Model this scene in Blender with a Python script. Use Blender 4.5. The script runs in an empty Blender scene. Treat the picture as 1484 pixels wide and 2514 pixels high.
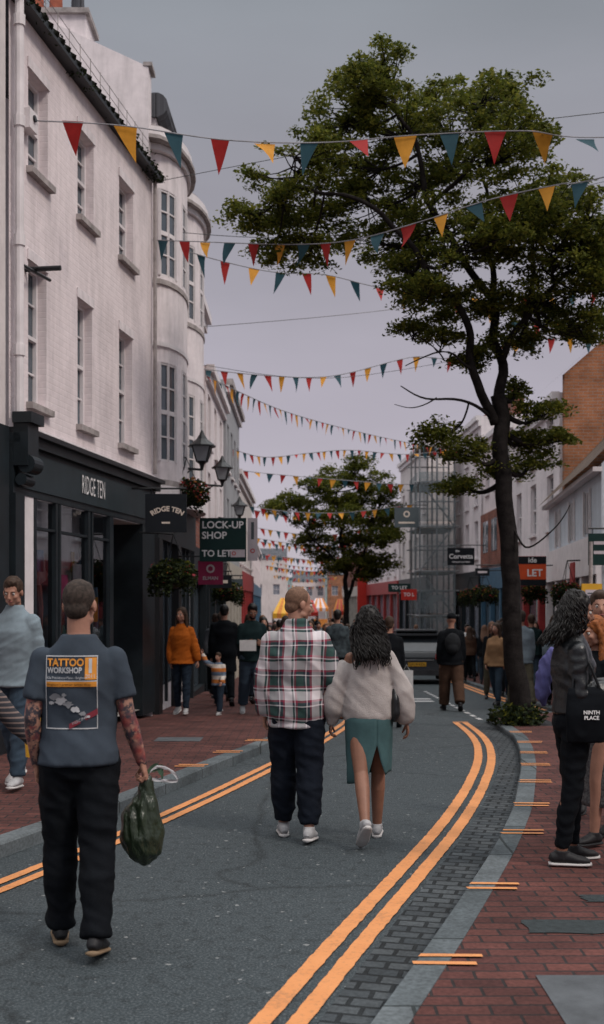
import bpy, math, random
import numpy as np
from mathutils import Vector, Matrix, noise, Quaternion
from mathutils.bvhtree import BVHTree
random.seed(7); np.random.seed(7)
scene=bpy.context.scene
R=math.radians
# ------------------------------------------------------------------ ground profile
def _sm(f,y,w):
    return sum(f(y+w*k/3.0) for k in range(-3,4))/7.0
def _gz(y): return 0.0 if y<13 else (-0.035*(y-13) if y<40 else -0.945)
def gz(y): return _sm(_gz,y,2.0)
LK=[(-30,-12.5),(0,-4.5),(5,-2.86),(7.57,-2.02),(9.17,-1.47),(11.2,-.93),(13.4,-.36),(17,.25),(21,.75),(27,1.35),(34,2.0),(42,2.6),(60,2.7),(80,1.6),(160,1.2)]
RK=[(-30,-8.5),(0,-1.2),(3,-.2),(4.61,.318),(5.18,.51),(6.19,.836),(7.69,1.30),(9.17,1.70),(11.36,2.18),(12.9,2.46),(14.4,2.68),(16,2.80),(18.2,2.9),(18.7,3.3),(19.3,4.2),(20.2,4.5),(26,4.65),(34,5.0),(42,5.3),(52,5.0),(65,4.2),(80,3.9),(160,3.4)]
def _xl(y): return float(np.interp(y,[a for a,b in LK],[b for a,b in LK]))
def _xr(y): return float(np.interp(y,[a for a,b in RK],[b for a,b in RK]))
def xL(y): return _sm(_xl,y,.9)
def xR(y): return _sm(_xr,y,.35)
PL=.10; PR=.07
def gr(x,y):
    if x<xL(y): return gz(y)+PL
    if x>xR(y): return gz(y)+PR
    return gz(y)
# ------------------------------------------------------------------ materials
def new_mat(name):
    m=bpy.data.materials.new(name); m.use_nodes=True
    nt=m.node_tree; b=nt.nodes['Principled BSDF']
    return m,nt,b
def rgba(c): return (c[0],c[1],c[2],1)
def mix_node(nt,fac,a,b,mode='MIX'):
    n=nt.nodes.new('ShaderNodeMix'); n.data_type='RGBA'; n.blend_type=mode
    for k,v in ((0,fac),(6,a),(7,b)):
        if hasattr(v,'links') or isinstance(v,bpy.types.NodeSocket): nt.links.new(v,n.inputs[k])
        else: n.inputs[k].default_value = v if k==0 else rgba(v)
    return n.outputs[2]
def noise_node(nt,vec,scale,detail=4,rough=.6):
    n=nt.nodes.new('ShaderNodeTexNoise'); n.inputs['Scale'].default_value=scale
    n.inputs['Detail'].default_value=detail; n.inputs['Roughness'].default_value=rough
    nt.links.new(vec,n.inputs['Vector']); return n.outputs['Fac']
def ramp_node(nt,fac,stops,interp='LINEAR'):
    n=nt.nodes.new('ShaderNodeValToRGB'); cr=n.color_ramp; cr.interpolation=interp
    while len(cr.elements)<len(stops): cr.elements.new(.5)
    for e,(p,c) in zip(cr.elements,stops):
        e.position=p; e.color=rgba(c) if not isinstance(c,(int,float)) else (c,c,c,1)
    nt.links.new(fac,n.inputs[0]); return n.outputs[0]
def coord(nt,which='Object',scale=None):
    t=nt.nodes.new('ShaderNodeTexCoord'); o=t.outputs[which]
    if scale:
        mp=nt.nodes.new('ShaderNodeMapping'); mp.inputs['Scale'].default_value=scale
        nt.links.new(o,mp.inputs['Vector']); o=mp.outputs[0]
    return o
def bump(nt,b,h,strength,dist=.01):
    n=nt.nodes.new('ShaderNodeBump'); n.inputs['Strength'].default_value=strength; n.inputs['Distance'].default_value=dist
    nt.links.new(h,n.inputs['Height']); nt.links.new(n.outputs[0],b.inputs['Normal'])
def mathn(nt,op,a,b=None):
    n=nt.nodes.new('ShaderNodeMath'); n.operation=op
    for k,v in ((0,a),(1,b)):
        if v is None: continue
        if isinstance(v,bpy.types.NodeSocket): nt.links.new(v,n.inputs[k])
        else: n.inputs[k].default_value=v
    return n.outputs[0]
_mc={}
def M(name,col,rough=.75,var=.25,scale=6,bmp=0,bscale=80,spec=.3,metal=0,stretch=None,col2=None):
    if name in _mc: return _mc[name]
    m,nt,b=new_mat(name)
    c=coord(nt,'Object',stretch)
    f=noise_node(nt,c,scale,5)
    c2=col2 or tuple(x*(1-var*1.6) for x in col)
    f2=ramp_node(nt,f,[(.3,0.0),(.7,1.0)])
    o=mix_node(nt,f2,c2,col)
    nt.links.new(o,b.inputs['Base Color'])
    b.inputs['Roughness'].default_value=rough; b.inputs['Specular IOR Level'].default_value=spec; b.inputs['Metallic'].default_value=metal
    if bmp: bump(nt,b,noise_node(nt,coord(nt),bscale,3),bmp)
    _mc[name]=m; return m
def asphalt():
    m,nt,b=new_mat('asphalt'); c=coord(nt)
    big=noise_node(nt,c,.6,4); fine=noise_node(nt,c,75,2,.7); mid=noise_node(nt,c,14,4)
    o=mix_node(nt,big,(.016,.024,.028),(.037,.048,.054))
    sp=ramp_node(nt,fine,[(.46,0.0),(.70,1.0)])
    o=mix_node(nt,mathn(nt,'MULTIPLY',sp,.6),o,(.14,.16,.17))
    dk=ramp_node(nt,mid,[(.32,.6),(.5,1.0)])
    o=mix_node(nt,1.0,o,dk,'MULTIPLY')
    v=nt.nodes.new('ShaderNodeTexVoronoi'); v.feature='DISTANCE_TO_EDGE'; v.inputs['Scale'].default_value=.38
    wn=nt.nodes.new('ShaderNodeTexNoise'); wn.inputs['Scale'].default_value=1.3; wn.inputs['Detail'].default_value=6
    nt.links.new(c,wn.inputs['Vector'])
    ad=nt.nodes.new('ShaderNodeMix'); ad.data_type='VECTOR'; ad.inputs[0].default_value=.35
    nt.links.new(c,ad.inputs[4]); nt.links.new(wn.outputs['Color'],ad.inputs[5]); nt.links.new(ad.outputs[1],v.inputs['Vector'])
    cr=ramp_node(nt,v.outputs['Distance'],[(.0,.6),(.010,1.0)])
    o=mix_node(nt,1.0,o,cr,'MULTIPLY')
    st=noise_node(nt,c,23,1,.2); stn=ramp_node(nt,st,[(.75,0.0),(.77,.8)])
    o=mix_node(nt,stn,o,(.22,.23,.23))
    nt.links.new(o,b.inputs['Base Color']); b.inputs['Roughness'].default_value=.8; b.inputs['Specular IOR Level'].default_value=.3
    bump(nt,b,fine,.6,.006); return m
def bricks(name,c1,c2,mortar,w,h,axes='XY',msize=.008,bstr=.5,rot=0,var=True,rough=.85):
    m,nt,b=new_mat(name); c=coord(nt)
    if axes!='XY':
        s=nt.nodes.new('ShaderNodeSeparateXYZ'); nt.links.new(c,s.inputs[0])
        cb=nt.nodes.new('ShaderNodeCombineXYZ')
        nt.links.new(s.outputs['XYZ'.index(axes[0])],cb.inputs[0]); nt.links.new(s.outputs['XYZ'.index(axes[1])],cb.inputs[1]); c=cb.outputs[0]
    wob=nt.nodes.new('ShaderNodeTexNoise'); wob.inputs['Scale'].default_value=2.5; nt.links.new(c,wob.inputs['Vector'])
    wm_=nt.nodes.new('ShaderNodeMix'); wm_.data_type='VECTOR'; wm_.inputs[0].default_value=.025; nt.links.new(c,wm_.inputs[4]); nt.links.new(wob.outputs['Color'],wm_.inputs[5])
    mp=nt.nodes.new('ShaderNodeMapping'); mp.inputs['Rotation'].default_value=(0,0,rot); nt.links.new(wm_.outputs[1],mp.inputs[0]); c2_=mp.outputs[0]
    t=nt.nodes.new('ShaderNodeTexBrick'); nt.links.new(c2_,t.inputs['Vector'])
    t.inputs['Scale'].default_value=1; t.inputs['Brick Width'].default_value=w; t.inputs['Row Height'].default_value=h
    t.inputs['Mortar Size'].default_value=msize; t.inputs['Color1'].default_value=rgba(c1); t.inputs['Color2'].default_value=rgba(c2); t.inputs['Mortar'].default_value=rgba(mortar)
    t.inputs['Mortar Smooth'].default_value=.3
    o=t.outputs['Color']
    n=noise_node(nt,c,1.7,5); rr=ramp_node(nt,n,[(.3,.55),(.65,1.12)])
    o=mix_node(nt,1.0,o,rr,'MULTIPLY')
    n2=noise_node(nt,c,45,3); r2=ramp_node(nt,n2,[(.3,.65),(.7,1.2)]); o=mix_node(nt,1.0,o,r2,'MULTIPLY')
    nt.links.new(o,b.inputs['Base Color']); b.inputs['Roughness'].default_value=rough; b.inputs['Specular IOR Level'].default_value=.25
    iv=mathn(nt,'SUBTRACT',1.0,t.outputs['Fac']); iv=mathn(nt,'ADD',iv,mathn(nt,'MULTIPLY',n2,.4))
    bump(nt,b,iv,bstr,.008); return m
def painted_wall(name,col,brick=True,dirt=.35):
    m,nt,b=new_mat(name); c=coord(nt)
    s=nt.nodes.new('ShaderNodeSeparateXYZ'); nt.links.new(c,s.inputs[0])
    cb=nt.nodes.new('ShaderNodeCombineXYZ'); nt.links.new(s.outputs[1],cb.inputs[0]); nt.links.new(s.outputs[2],cb.inputs[1])
    st=noise_node(nt,coord(nt,'Object',(3,3,.35)),2.2,6); bl=noise_node(nt,c,.8,5)
    f=ramp_node(nt,mathn(nt,'MULTIPLY',st,bl),[(.13,1.0),(.30,0.0)])
    o=mix_node(nt,mathn(nt,'MULTIPLY',f,dirt*1.1),col,tuple(x*.5 for x in col))
    f3=noise_node(nt,c,9,5); o=mix_node(nt,1.0,o,ramp_node(nt,f3,[(.3,.90),(.7,1.03)]),'MULTIPLY')
    nt.links.new(o,b.inputs['Base Color']); b.inputs['Roughness'].default_value=.8; b.inputs['Specular IOR Level'].default_value=.25
    if brick:
        t=nt.nodes.new('ShaderNodeTexBrick'); nt.links.new(cb.outputs[0],t.inputs['Vector']); t.inputs['Scale'].default_value=1
        t.inputs['Brick Width'].default_value=.23; t.inputs['Row Height'].default_value=.075; t.inputs['Mortar Size'].default_value=.008; t.inputs['Mortar Smooth'].default_value=.6
        h=mathn(nt,'ADD',mathn(nt,'SUBTRACT',1.0,t.outputs['Fac']),mathn(nt,'MULTIPLY',noise_node(nt,c,30,3),.8))
        bump(nt,b,h,.35,.006)
    else: bump(nt,b,noise_node(nt,c,25,4),.25,.006)
    return m
def yellow_paint():
    m,nt,b=new_mat('yellow_road_paint'); c=coord(nt)
    n=noise_node(nt,c,38,5,.75); n2=noise_node(nt,c,4,3)
    f=ramp_node(nt,mathn(nt,'ADD',n,mathn(nt,'MULTIPLY',n2,.35)),[(.54,0.0),(.66,1.0)])
    f=mathn(nt,'SUBTRACT',1.0,f)
    o=mix_node(nt,n2,(.54,.20,.060),(.66,.28,.10))
    o=mix_node(nt,mathn(nt,'MULTIPLY',f,.38),o,(.18,.11,.06))
    nt.links.new(o,b.inputs['Base Color']); b.inputs['Roughness'].default_value=.7; bump(nt,b,n,.4,.004); return m
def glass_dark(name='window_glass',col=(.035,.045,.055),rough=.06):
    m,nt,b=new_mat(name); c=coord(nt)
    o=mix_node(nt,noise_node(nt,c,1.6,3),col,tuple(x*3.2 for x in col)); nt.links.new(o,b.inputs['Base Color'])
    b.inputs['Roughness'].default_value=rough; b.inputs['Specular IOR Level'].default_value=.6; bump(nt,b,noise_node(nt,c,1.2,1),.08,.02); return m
def glass_clear():
    m,nt,b=new_mat('shop_glass'); out=nt.nodes['Material Output']
    tr=nt.nodes.new('ShaderNodeBsdfTransparent'); tr.inputs[0].default_value=(.9,.93,.95,1)
    gl=nt.nodes.new('ShaderNodeBsdfGlossy'); gl.inputs['Roughness'].default_value=.03; gl.inputs[0].default_value=(.8,.85,.9,1)
    fr=nt.nodes.new('ShaderNodeFresnel'); fr.inputs[0].default_value=1.5
    f=mathn(nt,'ADD',fr.outputs[0],.10)
    mx=nt.nodes.new('ShaderNodeMixShader'); nt.links.new(f,mx.inputs[0]); nt.links.new(tr.outputs[0],mx.inputs[1]); nt.links.new(gl.outputs[0],mx.inputs[2]); nt.links.new(mx.outputs[0],out.inputs[0]); return m
def leaf_mat(name,a,b_,cc,tl=.45):
    m,nt,b=new_mat(name); g=nt.nodes.new('ShaderNodeNewGeometry')
    o=ramp_node(nt,g.outputs['Random Per Island'],[(0,a),(.55,b_),(1,cc)])
    n=noise_node(nt,coord(nt),1.3,3); o=mix_node(nt,1.0,o,ramp_node(nt,n,[(.35,.6),(.65,1.0)]),'MULTIPLY')
    nt.links.new(o,b.inputs['Base Color']); b.inputs['Roughness'].default_value=.65; b.inputs['Specular IOR Level'].default_value=.12
    t=nt.nodes.new('ShaderNodeBsdfTranslucent'); nt.links.new(o,t.inputs[0])
    mx=nt.nodes.new('ShaderNodeMixShader'); mx.inputs[0].default_value=tl
    nt.links.new(b.outputs[0],mx.inputs[1]); nt.links.new(t.outputs[0],mx.inputs[2]); nt.links.new(mx.outputs[0],nt.nodes['Material Output'].inputs[0]); return m
def plaid():
    m,nt,b=new_mat('plaid_cloth'); c=coord(nt); s=nt.nodes.new('ShaderNodeSeparateXYZ')
    w=nt.nodes.new('ShaderNodeTexNoise'); w.inputs['Scale'].default_value=3; nt.links.new(c,w.inputs['Vector'])
    ad=nt.nodes.new('ShaderNodeMix'); ad.data_type='VECTOR'; ad.inputs[0].default_value=.06; nt.links.new(c,ad.inputs[4]); nt.links.new(w.outputs['Color'],ad.inputs[5])
    nt.links.new(ad.outputs[1],s.inputs[0])
    st=[(0,(.54,.50,.52)),(.15,(.015,.04,.04)),(.22,(.55,.51,.53)),(.26,(.20,.015,.04)),(.33,(.02,.055,.05)),(.60,(.010,.013,.026)),(.66,(.56,.53,.54)),(.70,(.012,.02,.035)),(.80,(.22,.015,.045)),(.87,(.56,.52,.54))]
    fx=mathn(nt,'FRACT',mathn(nt,'MULTIPLY',mathn(nt,'ADD',s.outputs[0],5.02),5.4)); fz=mathn(nt,'FRACT',mathn(nt,'MULTIPLY',s.outputs[2],5.0))
    o=mix_node(nt,.5,ramp_node(nt,fx,st,'CONSTANT'),ramp_node(nt,fz,st,'CONSTANT'))
    nt.links.new(o,b.inputs['Base Color']); b.inputs['Roughness'].default_value=.9; bump(nt,b,noise_node(nt,c,200,2),.3,.003); return m
def striped(name,cols,per,axis=2):
    m,nt,b=new_mat(name); c=coord(nt); s=nt.nodes.new('ShaderNodeSeparateXYZ'); nt.links.new(c,s.inputs[0])
    f=mathn(nt,'FRACT',mathn(nt,'MULTIPLY',mathn(nt,'ADD',s.outputs[axis],5.0),1.0/per))
    n=len(cols); nt.links.new(ramp_node(nt,f,[(i/n,cols[i]) for i in range(n)],'CONSTANT'),b.inputs['Base Color']); b.inputs['Roughness'].default_value=.9; return m
def tattoo_skin():
    m,nt,b=new_mat('tattooed_skin'); c=coord(nt)
    v=nt.nodes.new('ShaderNodeTexVoronoi'); v.inputs['Scale'].default_value=22; nt.links.new(c,v.inputs['Vector'])
    n=noise_node(nt,c,26,6,.7); n2=noise_node(nt,c,9,3)
    o=mix_node(nt,ramp_node(nt,n,[(.45,0.0),(.52,1.0)]),(.34,.18,.13),(.035,.03,.04))
    red=mix_node(nt,v.outputs['Distance'],(.32,.04,.03),(.06,.05,.06))
    o=mix_node(nt,ramp_node(nt,n2,[(.5,0.0),(.56,.75)]),o,red)
    nt.links.new(o,b.inputs['Base Color']); b.inputs['Roughness'].default_value=.55; return m
def netting():
    m,nt,b=new_mat('scaffold_netting'); tr=nt.nodes.new('ShaderNodeBsdfTransparent')
    b.inputs['Base Color'].default_value=(.16,.20,.215,1); b.inputs['Roughness'].default_value=.8
    mx=nt.nodes.new('ShaderNodeMixShader'); f=ramp_node(nt,noise_node(nt,coord(nt),1.5,3),[(.35,.35),(.7,.72)])
    nt.links.new(f,mx.inputs[0]); nt.links.new(tr.outputs[0],mx.inputs[1]); nt.links.new(b.outputs[0],mx.inputs[2]); nt.links.new(mx.outputs[0],nt.nodes['Material Output'].inputs[0]); return m
# ------------------------------------------------------------------ geometry helpers
class Geo:
    def __init__(s): s.V=[]; s.F=[]
    def add(s,v,f):
        o=len(s.V); s.V.extend([tuple(p) for p in v]); s.F.extend([tuple(i+o for i in q) for q in f])
def ellipsoid(g,c,r,rot=None,seg=14,rings=9):
    v=[];f=[]; c=Vector(c)
    if isinstance(r,(int,float)): r=(r,r,r)
    for i in range(1,rings):
        a=math.pi*i/rings
        for j in range(seg):
            b=2*math.pi*j/seg
            p=Vector((r[0]*math.sin(a)*math.cos(b),r[1]*math.sin(a)*math.sin(b),r[2]*math.cos(a)))
            if rot: p=rot@p
            v.append(p+c)
    t=Vector((0,0,r[2])); bt=Vector((0,0,-r[2]))
    if rot: t=rot@t; bt=rot@bt
    v.append(c+t); v.append(c+bt); T=len(v)-2; Bm=len(v)-1
    for i in range(rings-2):
        for j in range(seg):
            k=(j+1)%seg; f.append((i*seg+j,(i+1)*seg+j,(i+1)*seg+k,i*seg+k))
    for j in range(seg):
        k=(j+1)%seg; f.append((T,j,k)); f.append((Bm,(rings-2)*seg+k,(rings-2)*seg+j))
    g.add(v,f)
def loft(g,pts,rx,ry=None,side=(1,0,0),seg=14,caps=True):
    pts=[Vector(p) for p in pts]; n=len(pts); ry=ry or rx; side=Vector(side); v=[];f=[]
    for i in range(n):
        t=(pts[min(i+1,n-1)]-pts[max(i-1,0)])
        if t.length<1e-9: t=Vector((0,0,1))
        t.normalize(); s=side-t*side.dot(t)
        if s.length<1e-3: s=Vector((0,1,0))-t*t.y
        s.normalize(); u=t.cross(s)
        for j in range(seg):
            a=2*math.pi*j/seg; v.append(pts[i]+s*(rx[i]*math.cos(a))+u*(ry[i]*math.sin(a)))
    for i in range(n-1):
        for j in range(seg):
            k=(j+1)%seg; f.append((i*seg+j,i*seg+k,(i+1)*seg+k,(i+1)*seg+j))
    if caps:
        v.append(pts[0]); v.append(pts[-1])
        for j in range(seg):
            k=(j+1)%seg; f.append((n*seg,k,j)); f.append((n*seg+1,(n-1)*seg+j,(n-1)*seg+k))
    g.add(v,f)
def limb(g,pts,rs,side=(1,0,0),seg=14,ends=True):
    loft(g,pts,rs,None,side,seg)
    if ends:
        for p,r in zip(pts,rs): ellipsoid(g,p,r,seg=12,rings=8)
def link(ob,parent=None):
    scene.collection.objects.link(ob)
    if parent: ob.parent=parent
    return ob
def mesh_obj(name,V,F,mats,parent=None,smooth=False,mi=None):
    me=bpy.data.meshes.new(name); me.from_pydata([tuple(v) for v in V],[],F)
    if not isinstance(mats,(list,tuple)): mats=[mats]
    for m in mats: me.materials.append(m)
    if mi is not None: me.polygons.foreach_set('material_index',mi)
    if smooth: me.polygons.foreach_set('use_smooth',[True]*len(me.polygons))
    me.update(); return link(bpy.data.objects.new(name,me),parent)
def empty(name,loc=(0,0,0),rz=0,sc=1):
    e=bpy.data.objects.new(name,None); e.empty_display_size=.2; e.location=loc; e.rotation_euler=(0,0,rz); e.scale=(sc,sc,sc); scene.collection.objects.link(e); return e
def remesh(name,g,voxel,mat,parent,smooth=4,wr=0,wscale=(6,6,14),fac=.5):
    ob=mesh_obj(name,g.V,g.F,mat)
    m=ob.modifiers.new('r','REMESH'); m.mode='VOXEL'; m.voxel_size=voxel
    if smooth:
        s=ob.modifiers.new('s','SMOOTH'); s.iterations=smooth; s.factor=fac
    dg=bpy.context.evaluated_depsgraph_get(); me=bpy.data.meshes.new_from_object(ob.evaluated_get(dg))
    me.name=name; ob.modifiers.clear(); old=ob.data; ob.data=me; bpy.data.meshes.remove(old)
    if not me.materials: me.materials.append(mat)
    if wr:
        n=len(me.vertices); co=np.empty(n*3); me.vertices.foreach_get('co',co); co=co.reshape(-1,3)
        no=np.empty(n*3); me.vertices.foreach_get('normal',no); no=no.reshape(-1,3)
        def fold(p):
            q=Vector((p[0]*wscale[0]+p[2]*1.5,p[1]*wscale[1],p[2]*wscale[2]+p[0]*5))
            a=noise.noise(q); b_=noise.noise(q*1.9+Vector((9,4,2)))
            return (1-2.2*abs(a))*.55+.4*b_
        d=np.array([fold(p) for p in co])
        co=co+no*(d*wr)[:,None]; me.vertices.foreach_set('co',co.ravel())
    me.polygons.foreach_set('use_smooth',[True]*len(me.polygons)); me.update()
    ob.parent=parent; return ob
class Frame:
    """street-wall frame: s along the frontage, n out towards the street, z up"""
    def __init__(s,x,y,dx,dy,side):
        l=math.hypot(dx,dy); s.o=Vector((x,y,0)); s.d=Vector((dx/l,dy/l,0)); s.n=Vector((s.d.y,-s.d.x,0)) if side=='L' else Vector((-s.d.y,s.d.x,0)); s.len=l
    def p(s,a,n,z): return s.o+s.d*a+s.n*n+Vector((0,0,z))
WF=Frame(0,0,1,0,'R')   # s=x, n=y
class B:
    def __init__(s,fr=None): s.g={}; s.fr=fr or WF
    def geo(s,m):
        if m.name not in s.g: s.g[m.name]=(m,Geo())
        return s.g[m.name][1]
    def quad(s,m,pts): s.geo(m).add([s.fr.p(*p) for p in pts],[tuple(range(len(pts)))])
    def box(s,m,a0,a1,n0,n1,z0,z1):
        v=[s.fr.p(a,n,z) for z in (z0,z1) for n in (n0,n1) for a in (a0,a1)]
        s.geo(m).add(v,[(0,1,3,2),(4,6,7,5),(0,4,5,1),(2,3,7,6),(0,2,6,4),(1,5,7,3)])
    def prism(s,m,plan,z0,z1):
        n=len(plan); v=[s.fr.p(a,b,z0) for a,b in plan]+[s.fr.p(a,b,z1) for a,b in plan]
        s.geo(m).add(v,[tuple(range(n)),tuple(range(2*n-1,n-1,-1))]+[(i,(i+1)%n,n+(i+1)%n,n+i) for i in range(n)])
    def tube(s,m,pts,r,seg=8): loft(s.geo(m),[s.fr.p(*p) for p in pts],[r]*len(pts),seg=seg)
    def finish(s,name,loc=None,names=None,smooth=()):
        allv=[v for m,g in s.g.values() for v in g.V]
        if loc is None:
            a=np.array(allv); loc=(float(a[:,0].mean()),float(a[:,1].mean()),float(a[:,2].min()))
        e=empty(name,loc); L=Vector(loc)
        for k,(m,g) in s.g.items():
            mesh_obj(k,[Vector(v)-L for v in g.V],g.F,m,e,smooth=k in smooth)
        return e
def wall(b,m,s0,s1,z0,z1,ops,depth=.13,reveal=None,glass=None,frame=None,sill=None,fw=.045):
    xs=sorted(set([s0,s1]+[o[0] for o in ops]+[o[1] for o in ops])); zs=sorted(set([z0,z1]+[o[2] for o in ops]+[o[3] for o in ops]))
    for i in range(len(xs)-1):
        for j in range(len(zs)-1):
            cx=(xs[i]+xs[i+1])/2; cz=(zs[j]+zs[j+1])/2
            if any(o[0]<cx<o[1] and o[2]<cz<o[3] for o in ops): continue
            b.quad(m,[(xs[i],0,zs[j]),(xs[i+1],0,zs[j]),(xs[i+1],0,zs[j+1]),(xs[i],0,zs[j+1])])
    rv=reveal or m
    for o in ops:
        a,c,d,e=o[:4]; cols=o[4] if len(o)>4 else 2; rows=o[5] if len(o)>5 else 4; k=-depth
        for q in ([(a,0,d),(a,0,e),(a,k,e),(a,k,d)],[(c,0,d),(c,0,e),(c,k,e),(c,k,d)],[(a,0,d),(c,0,d),(c,k,d),(a,k,d)],[(a,0,e),(c,0,e),(c,k,e),(a,k,e)]): b.quad(rv,q)
        b.quad(glass,[(a,k,d),(c,k,d),(c,k,e),(a,k,e)])
        b.box(frame,a,a+fw,k+.003,k+.05,d,e); b.box(frame,c-fw,c,k+.003,k+.05,d,e)
        b.box(frame,a+fw,c-fw,k+.003,k+.048,d,d+fw); b.box(frame,a+fw,c-fw,k+.003,k+.048,e-fw,e)
        mid=(d+e)/2
        if rows>1: b.box(frame,a+fw,c-fw,k+.003,k+.055,mid-.022,mid+.022)
        for i in range(1,cols): x=a+(c-a)*i/cols; b.box(frame,x-.011,x+.011,k+.002,k+.03,d+fw,mid-.022 if rows>1 else e-fw); 
        if rows>1:
            for i in range(1,cols): x=a+(c-a)*i/cols; b.box(frame,x-.011,x+.011,k+.002,k+.032,mid+.022,e-fw)
        for j in range(1,rows):
            zz=d+(e-d)*j/rows
            if abs(zz-mid)>.03: b.box(frame,a+fw,c-fw,k+.002,k+.026,zz-.011,zz+.011)
        if sill: b.box(sill,a-.06,c+.06,.002,.08,d-.075,d-.002)
def shell(b,m,roof,s0,s1,z0,z1,deep=8,pitch=0,z1b=None):
    b.quad(m,[(s0,0,z0),(s0,-deep,z0),(s0,-deep,z1),(s0,0,z1)]); b.quad(m,[(s1,0,z0),(s1,-deep,z0),(s1,-deep,z1),(s1,0,z1)]); b.quad(m,[(s0,-deep,z0),(s1,-deep,z0),(s1,-deep,z1),(s0,-deep,z1)])
    if pitch:
        b.quad(roof,[(s0,.1,z1),(s1,.1,z1),(s1,-deep/2,z1+pitch),(s0,-deep/2,z1+pitch)]); b.quad(roof,[(s0,-deep,z1),(s1,-deep,z1),(s1,-deep/2,z1+pitch),(s0,-deep/2,z1+pitch)])
        for q in (s0,s1): b.quad(m,[(q,0,z1),(q,-deep,z1),(q,-deep/2,z1+pitch-.02)])
    else: b.quad(roof,[(s0,0,z1-.02),(s1,0,z1-.02),(s1,-deep,z1-.02),(s0,-deep,z1-.02)])
def text_geo(s,size,align='CENTER',bold=.0,space=1):
    cu=bpy.data.curves.new('t','FONT'); cu.body=s; cu.size=size; cu.align_x=align; cu.align_y='CENTER'; cu.offset=bold; cu.resolution_u=3; cu.space_character=space
    ob=bpy.data.objects.new('t',cu); scene.collection.objects.link(ob); dg=bpy.context.evaluated_depsgraph_get()
    me=bpy.data.meshes.new_from_object(ob.evaluated_get(dg)); V=[v.co.copy() for v in me.vertices]; F=[tuple(p.vertices) for p in me.polygons]
    bpy.data.objects.remove(ob); bpy.data.meshes.remove(me); return V,F
# ------------------------------------------------------------------ palette
ASPH=asphalt(); YEL=yellow_paint()
PAVE=bricks('brick_paving',(.075,.027,.024),(.125,.045,.037),(.028,.022,.022),.215,.105)
SETT=bricks('granite_setts',(.042,.050,.056),(.072,.082,.088),(.016,.019,.021),.15,.10,msize=.012,bstr=.9,rot=.25)
KERB=bricks('kerb_granite',(.080,.098,.107),(.12,.138,.147),(.035,.043,.045),.9,.9,msize=.01,bstr=.4)
CONC=M('concrete',(.10,.11,.12),.85,.3,5,.4,90)
WPAINT=M('white_road_paint',(.6,.6,.6),.7,.35,20)
WALLW=painted_wall('white_painted_brick',(.78,.70,.71))
WALLW2=painted_wall('white_render',(.77,.71,.725),False,.45)
WALLC=painted_wall('cream_render',(.66,.61,.60),False)
WALLB=painted_wall('pale_blue_render',(.54,.59,.65),False)
WALLG=painted_wall('grey_render',(.34,.35,.37),False)
BRICKY=bricks('red_brick_wall',(.22,.07,.05),(.30,.11,.07),(.2,.16,.15),.23,.075,axes='YZ')
BRICKX=bricks('orange_brick_wall',(.34,.13,.06),(.42,.17,.08),(.3,.24,.2),.23,.075,axes='XZ')
TRIM=M('white_trim',(.74,.70,.71),.6,.12,4); GREYT=M('sill_stone',(.42,.38,.37),.8,.3,7)
GLASS=glass_dark(); GLASSF=glass_dark('hazed_window_glass',(.09,.10,.12)); SHOPG=glass_clear()  # GLASSF: far panes painted paler, distance haze put into the glass colour
DARK=M('dark_shopfront_paint',(.013,.020,.025),.45,.3,4,spec=.35); BLACK=M('black_metal',(.008,.010,.012),.4,.2,8,spec=.4)
TEALF=M('fascia_paint',(.022,.035,.042),.5,.2,3,spec=.35)
SLATE=bricks('slate_roof',(.08,.085,.10),(.11,.115,.13),(.03,.03,.035),.3,.2,axes='YX',msize=.01)
TILE=bricks('clay_roof',(.12,.085,.06),(.15,.105,.08),(.05,.035,.03),.25,.18,axes='YX',msize=.012)
WHITE=M('white_lettering',(.75,.75,.75),.6,.05)
BARK=M('bark',(.024,.021,.020),.95,.5,9,.9,35,spec=.08,col2=(.008,.007,.007))
LEAF=leaf_mat('robinia_leaves',(.048,.066,.012),(.105,.122,.020),(.20,.195,.032),.5)
LEAF2=leaf_mat('dark_leaves',(.010,.018,.008),(.020,.032,.011),(.04,.05,.015),.3)
FL_R=leaf_mat('red_flowers',(.35,.03,.03),(.5,.08,.10),(.6,.25,.06))
SKIN=M('skin',(.36,.185,.13),.55,.15,12,spec=.3); SKIN2=M('skin_tan',(.25,.12,.078),.5,.15,12,spec=.35)
TSK=tattoo_skin()
# ------------------------------------------------------------------ ground
ys=list(np.concatenate([np.arange(-30,0,2),np.arange(0,26,.2),np.arange(26,60,1),np.arange(60,161,5)]))
def strip(name,fa,fb,za,mat,yy=ys,zb=None,parent=None):
    V=[];F=[]
    for i,y in enumerate(yy):
        V.append((fa(y),y,gz(y)+za)); V.append((fb(y),y,gz(y)+(za if zb is None else zb)))
        if i: k=2*i; F.append((k-2,k-1,k+1,k))
    return mesh_obj(name,V,F,mat,parent)
gy=[-60,-30,0,10,12,14,16,20,25,30,35,38,40,42,60,200,800,3500]
V=[];F=[]
for i,y in enumerate(gy):
    V+= [(-2500,y,gz(y)-.06),(2500,y,gz(y)-.06)]
    if i: k=2*i; F.append((k-2,k-1,k+1,k))
mesh_obj('ground',V,F,M('ground_earth',(.12,.12,.11)))
strip('road',lambda y:xL(y)-.02,lambda y:xR(y)+.02,0,ASPH)
strip('brick_pavement',lambda y:-14,lambda y:xL(y)-.145,PL,PAVE)
strip('brick_pavement',lambda y:xR(y)+.155,lambda y:14+xR(y),PR,PAVE)
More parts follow.
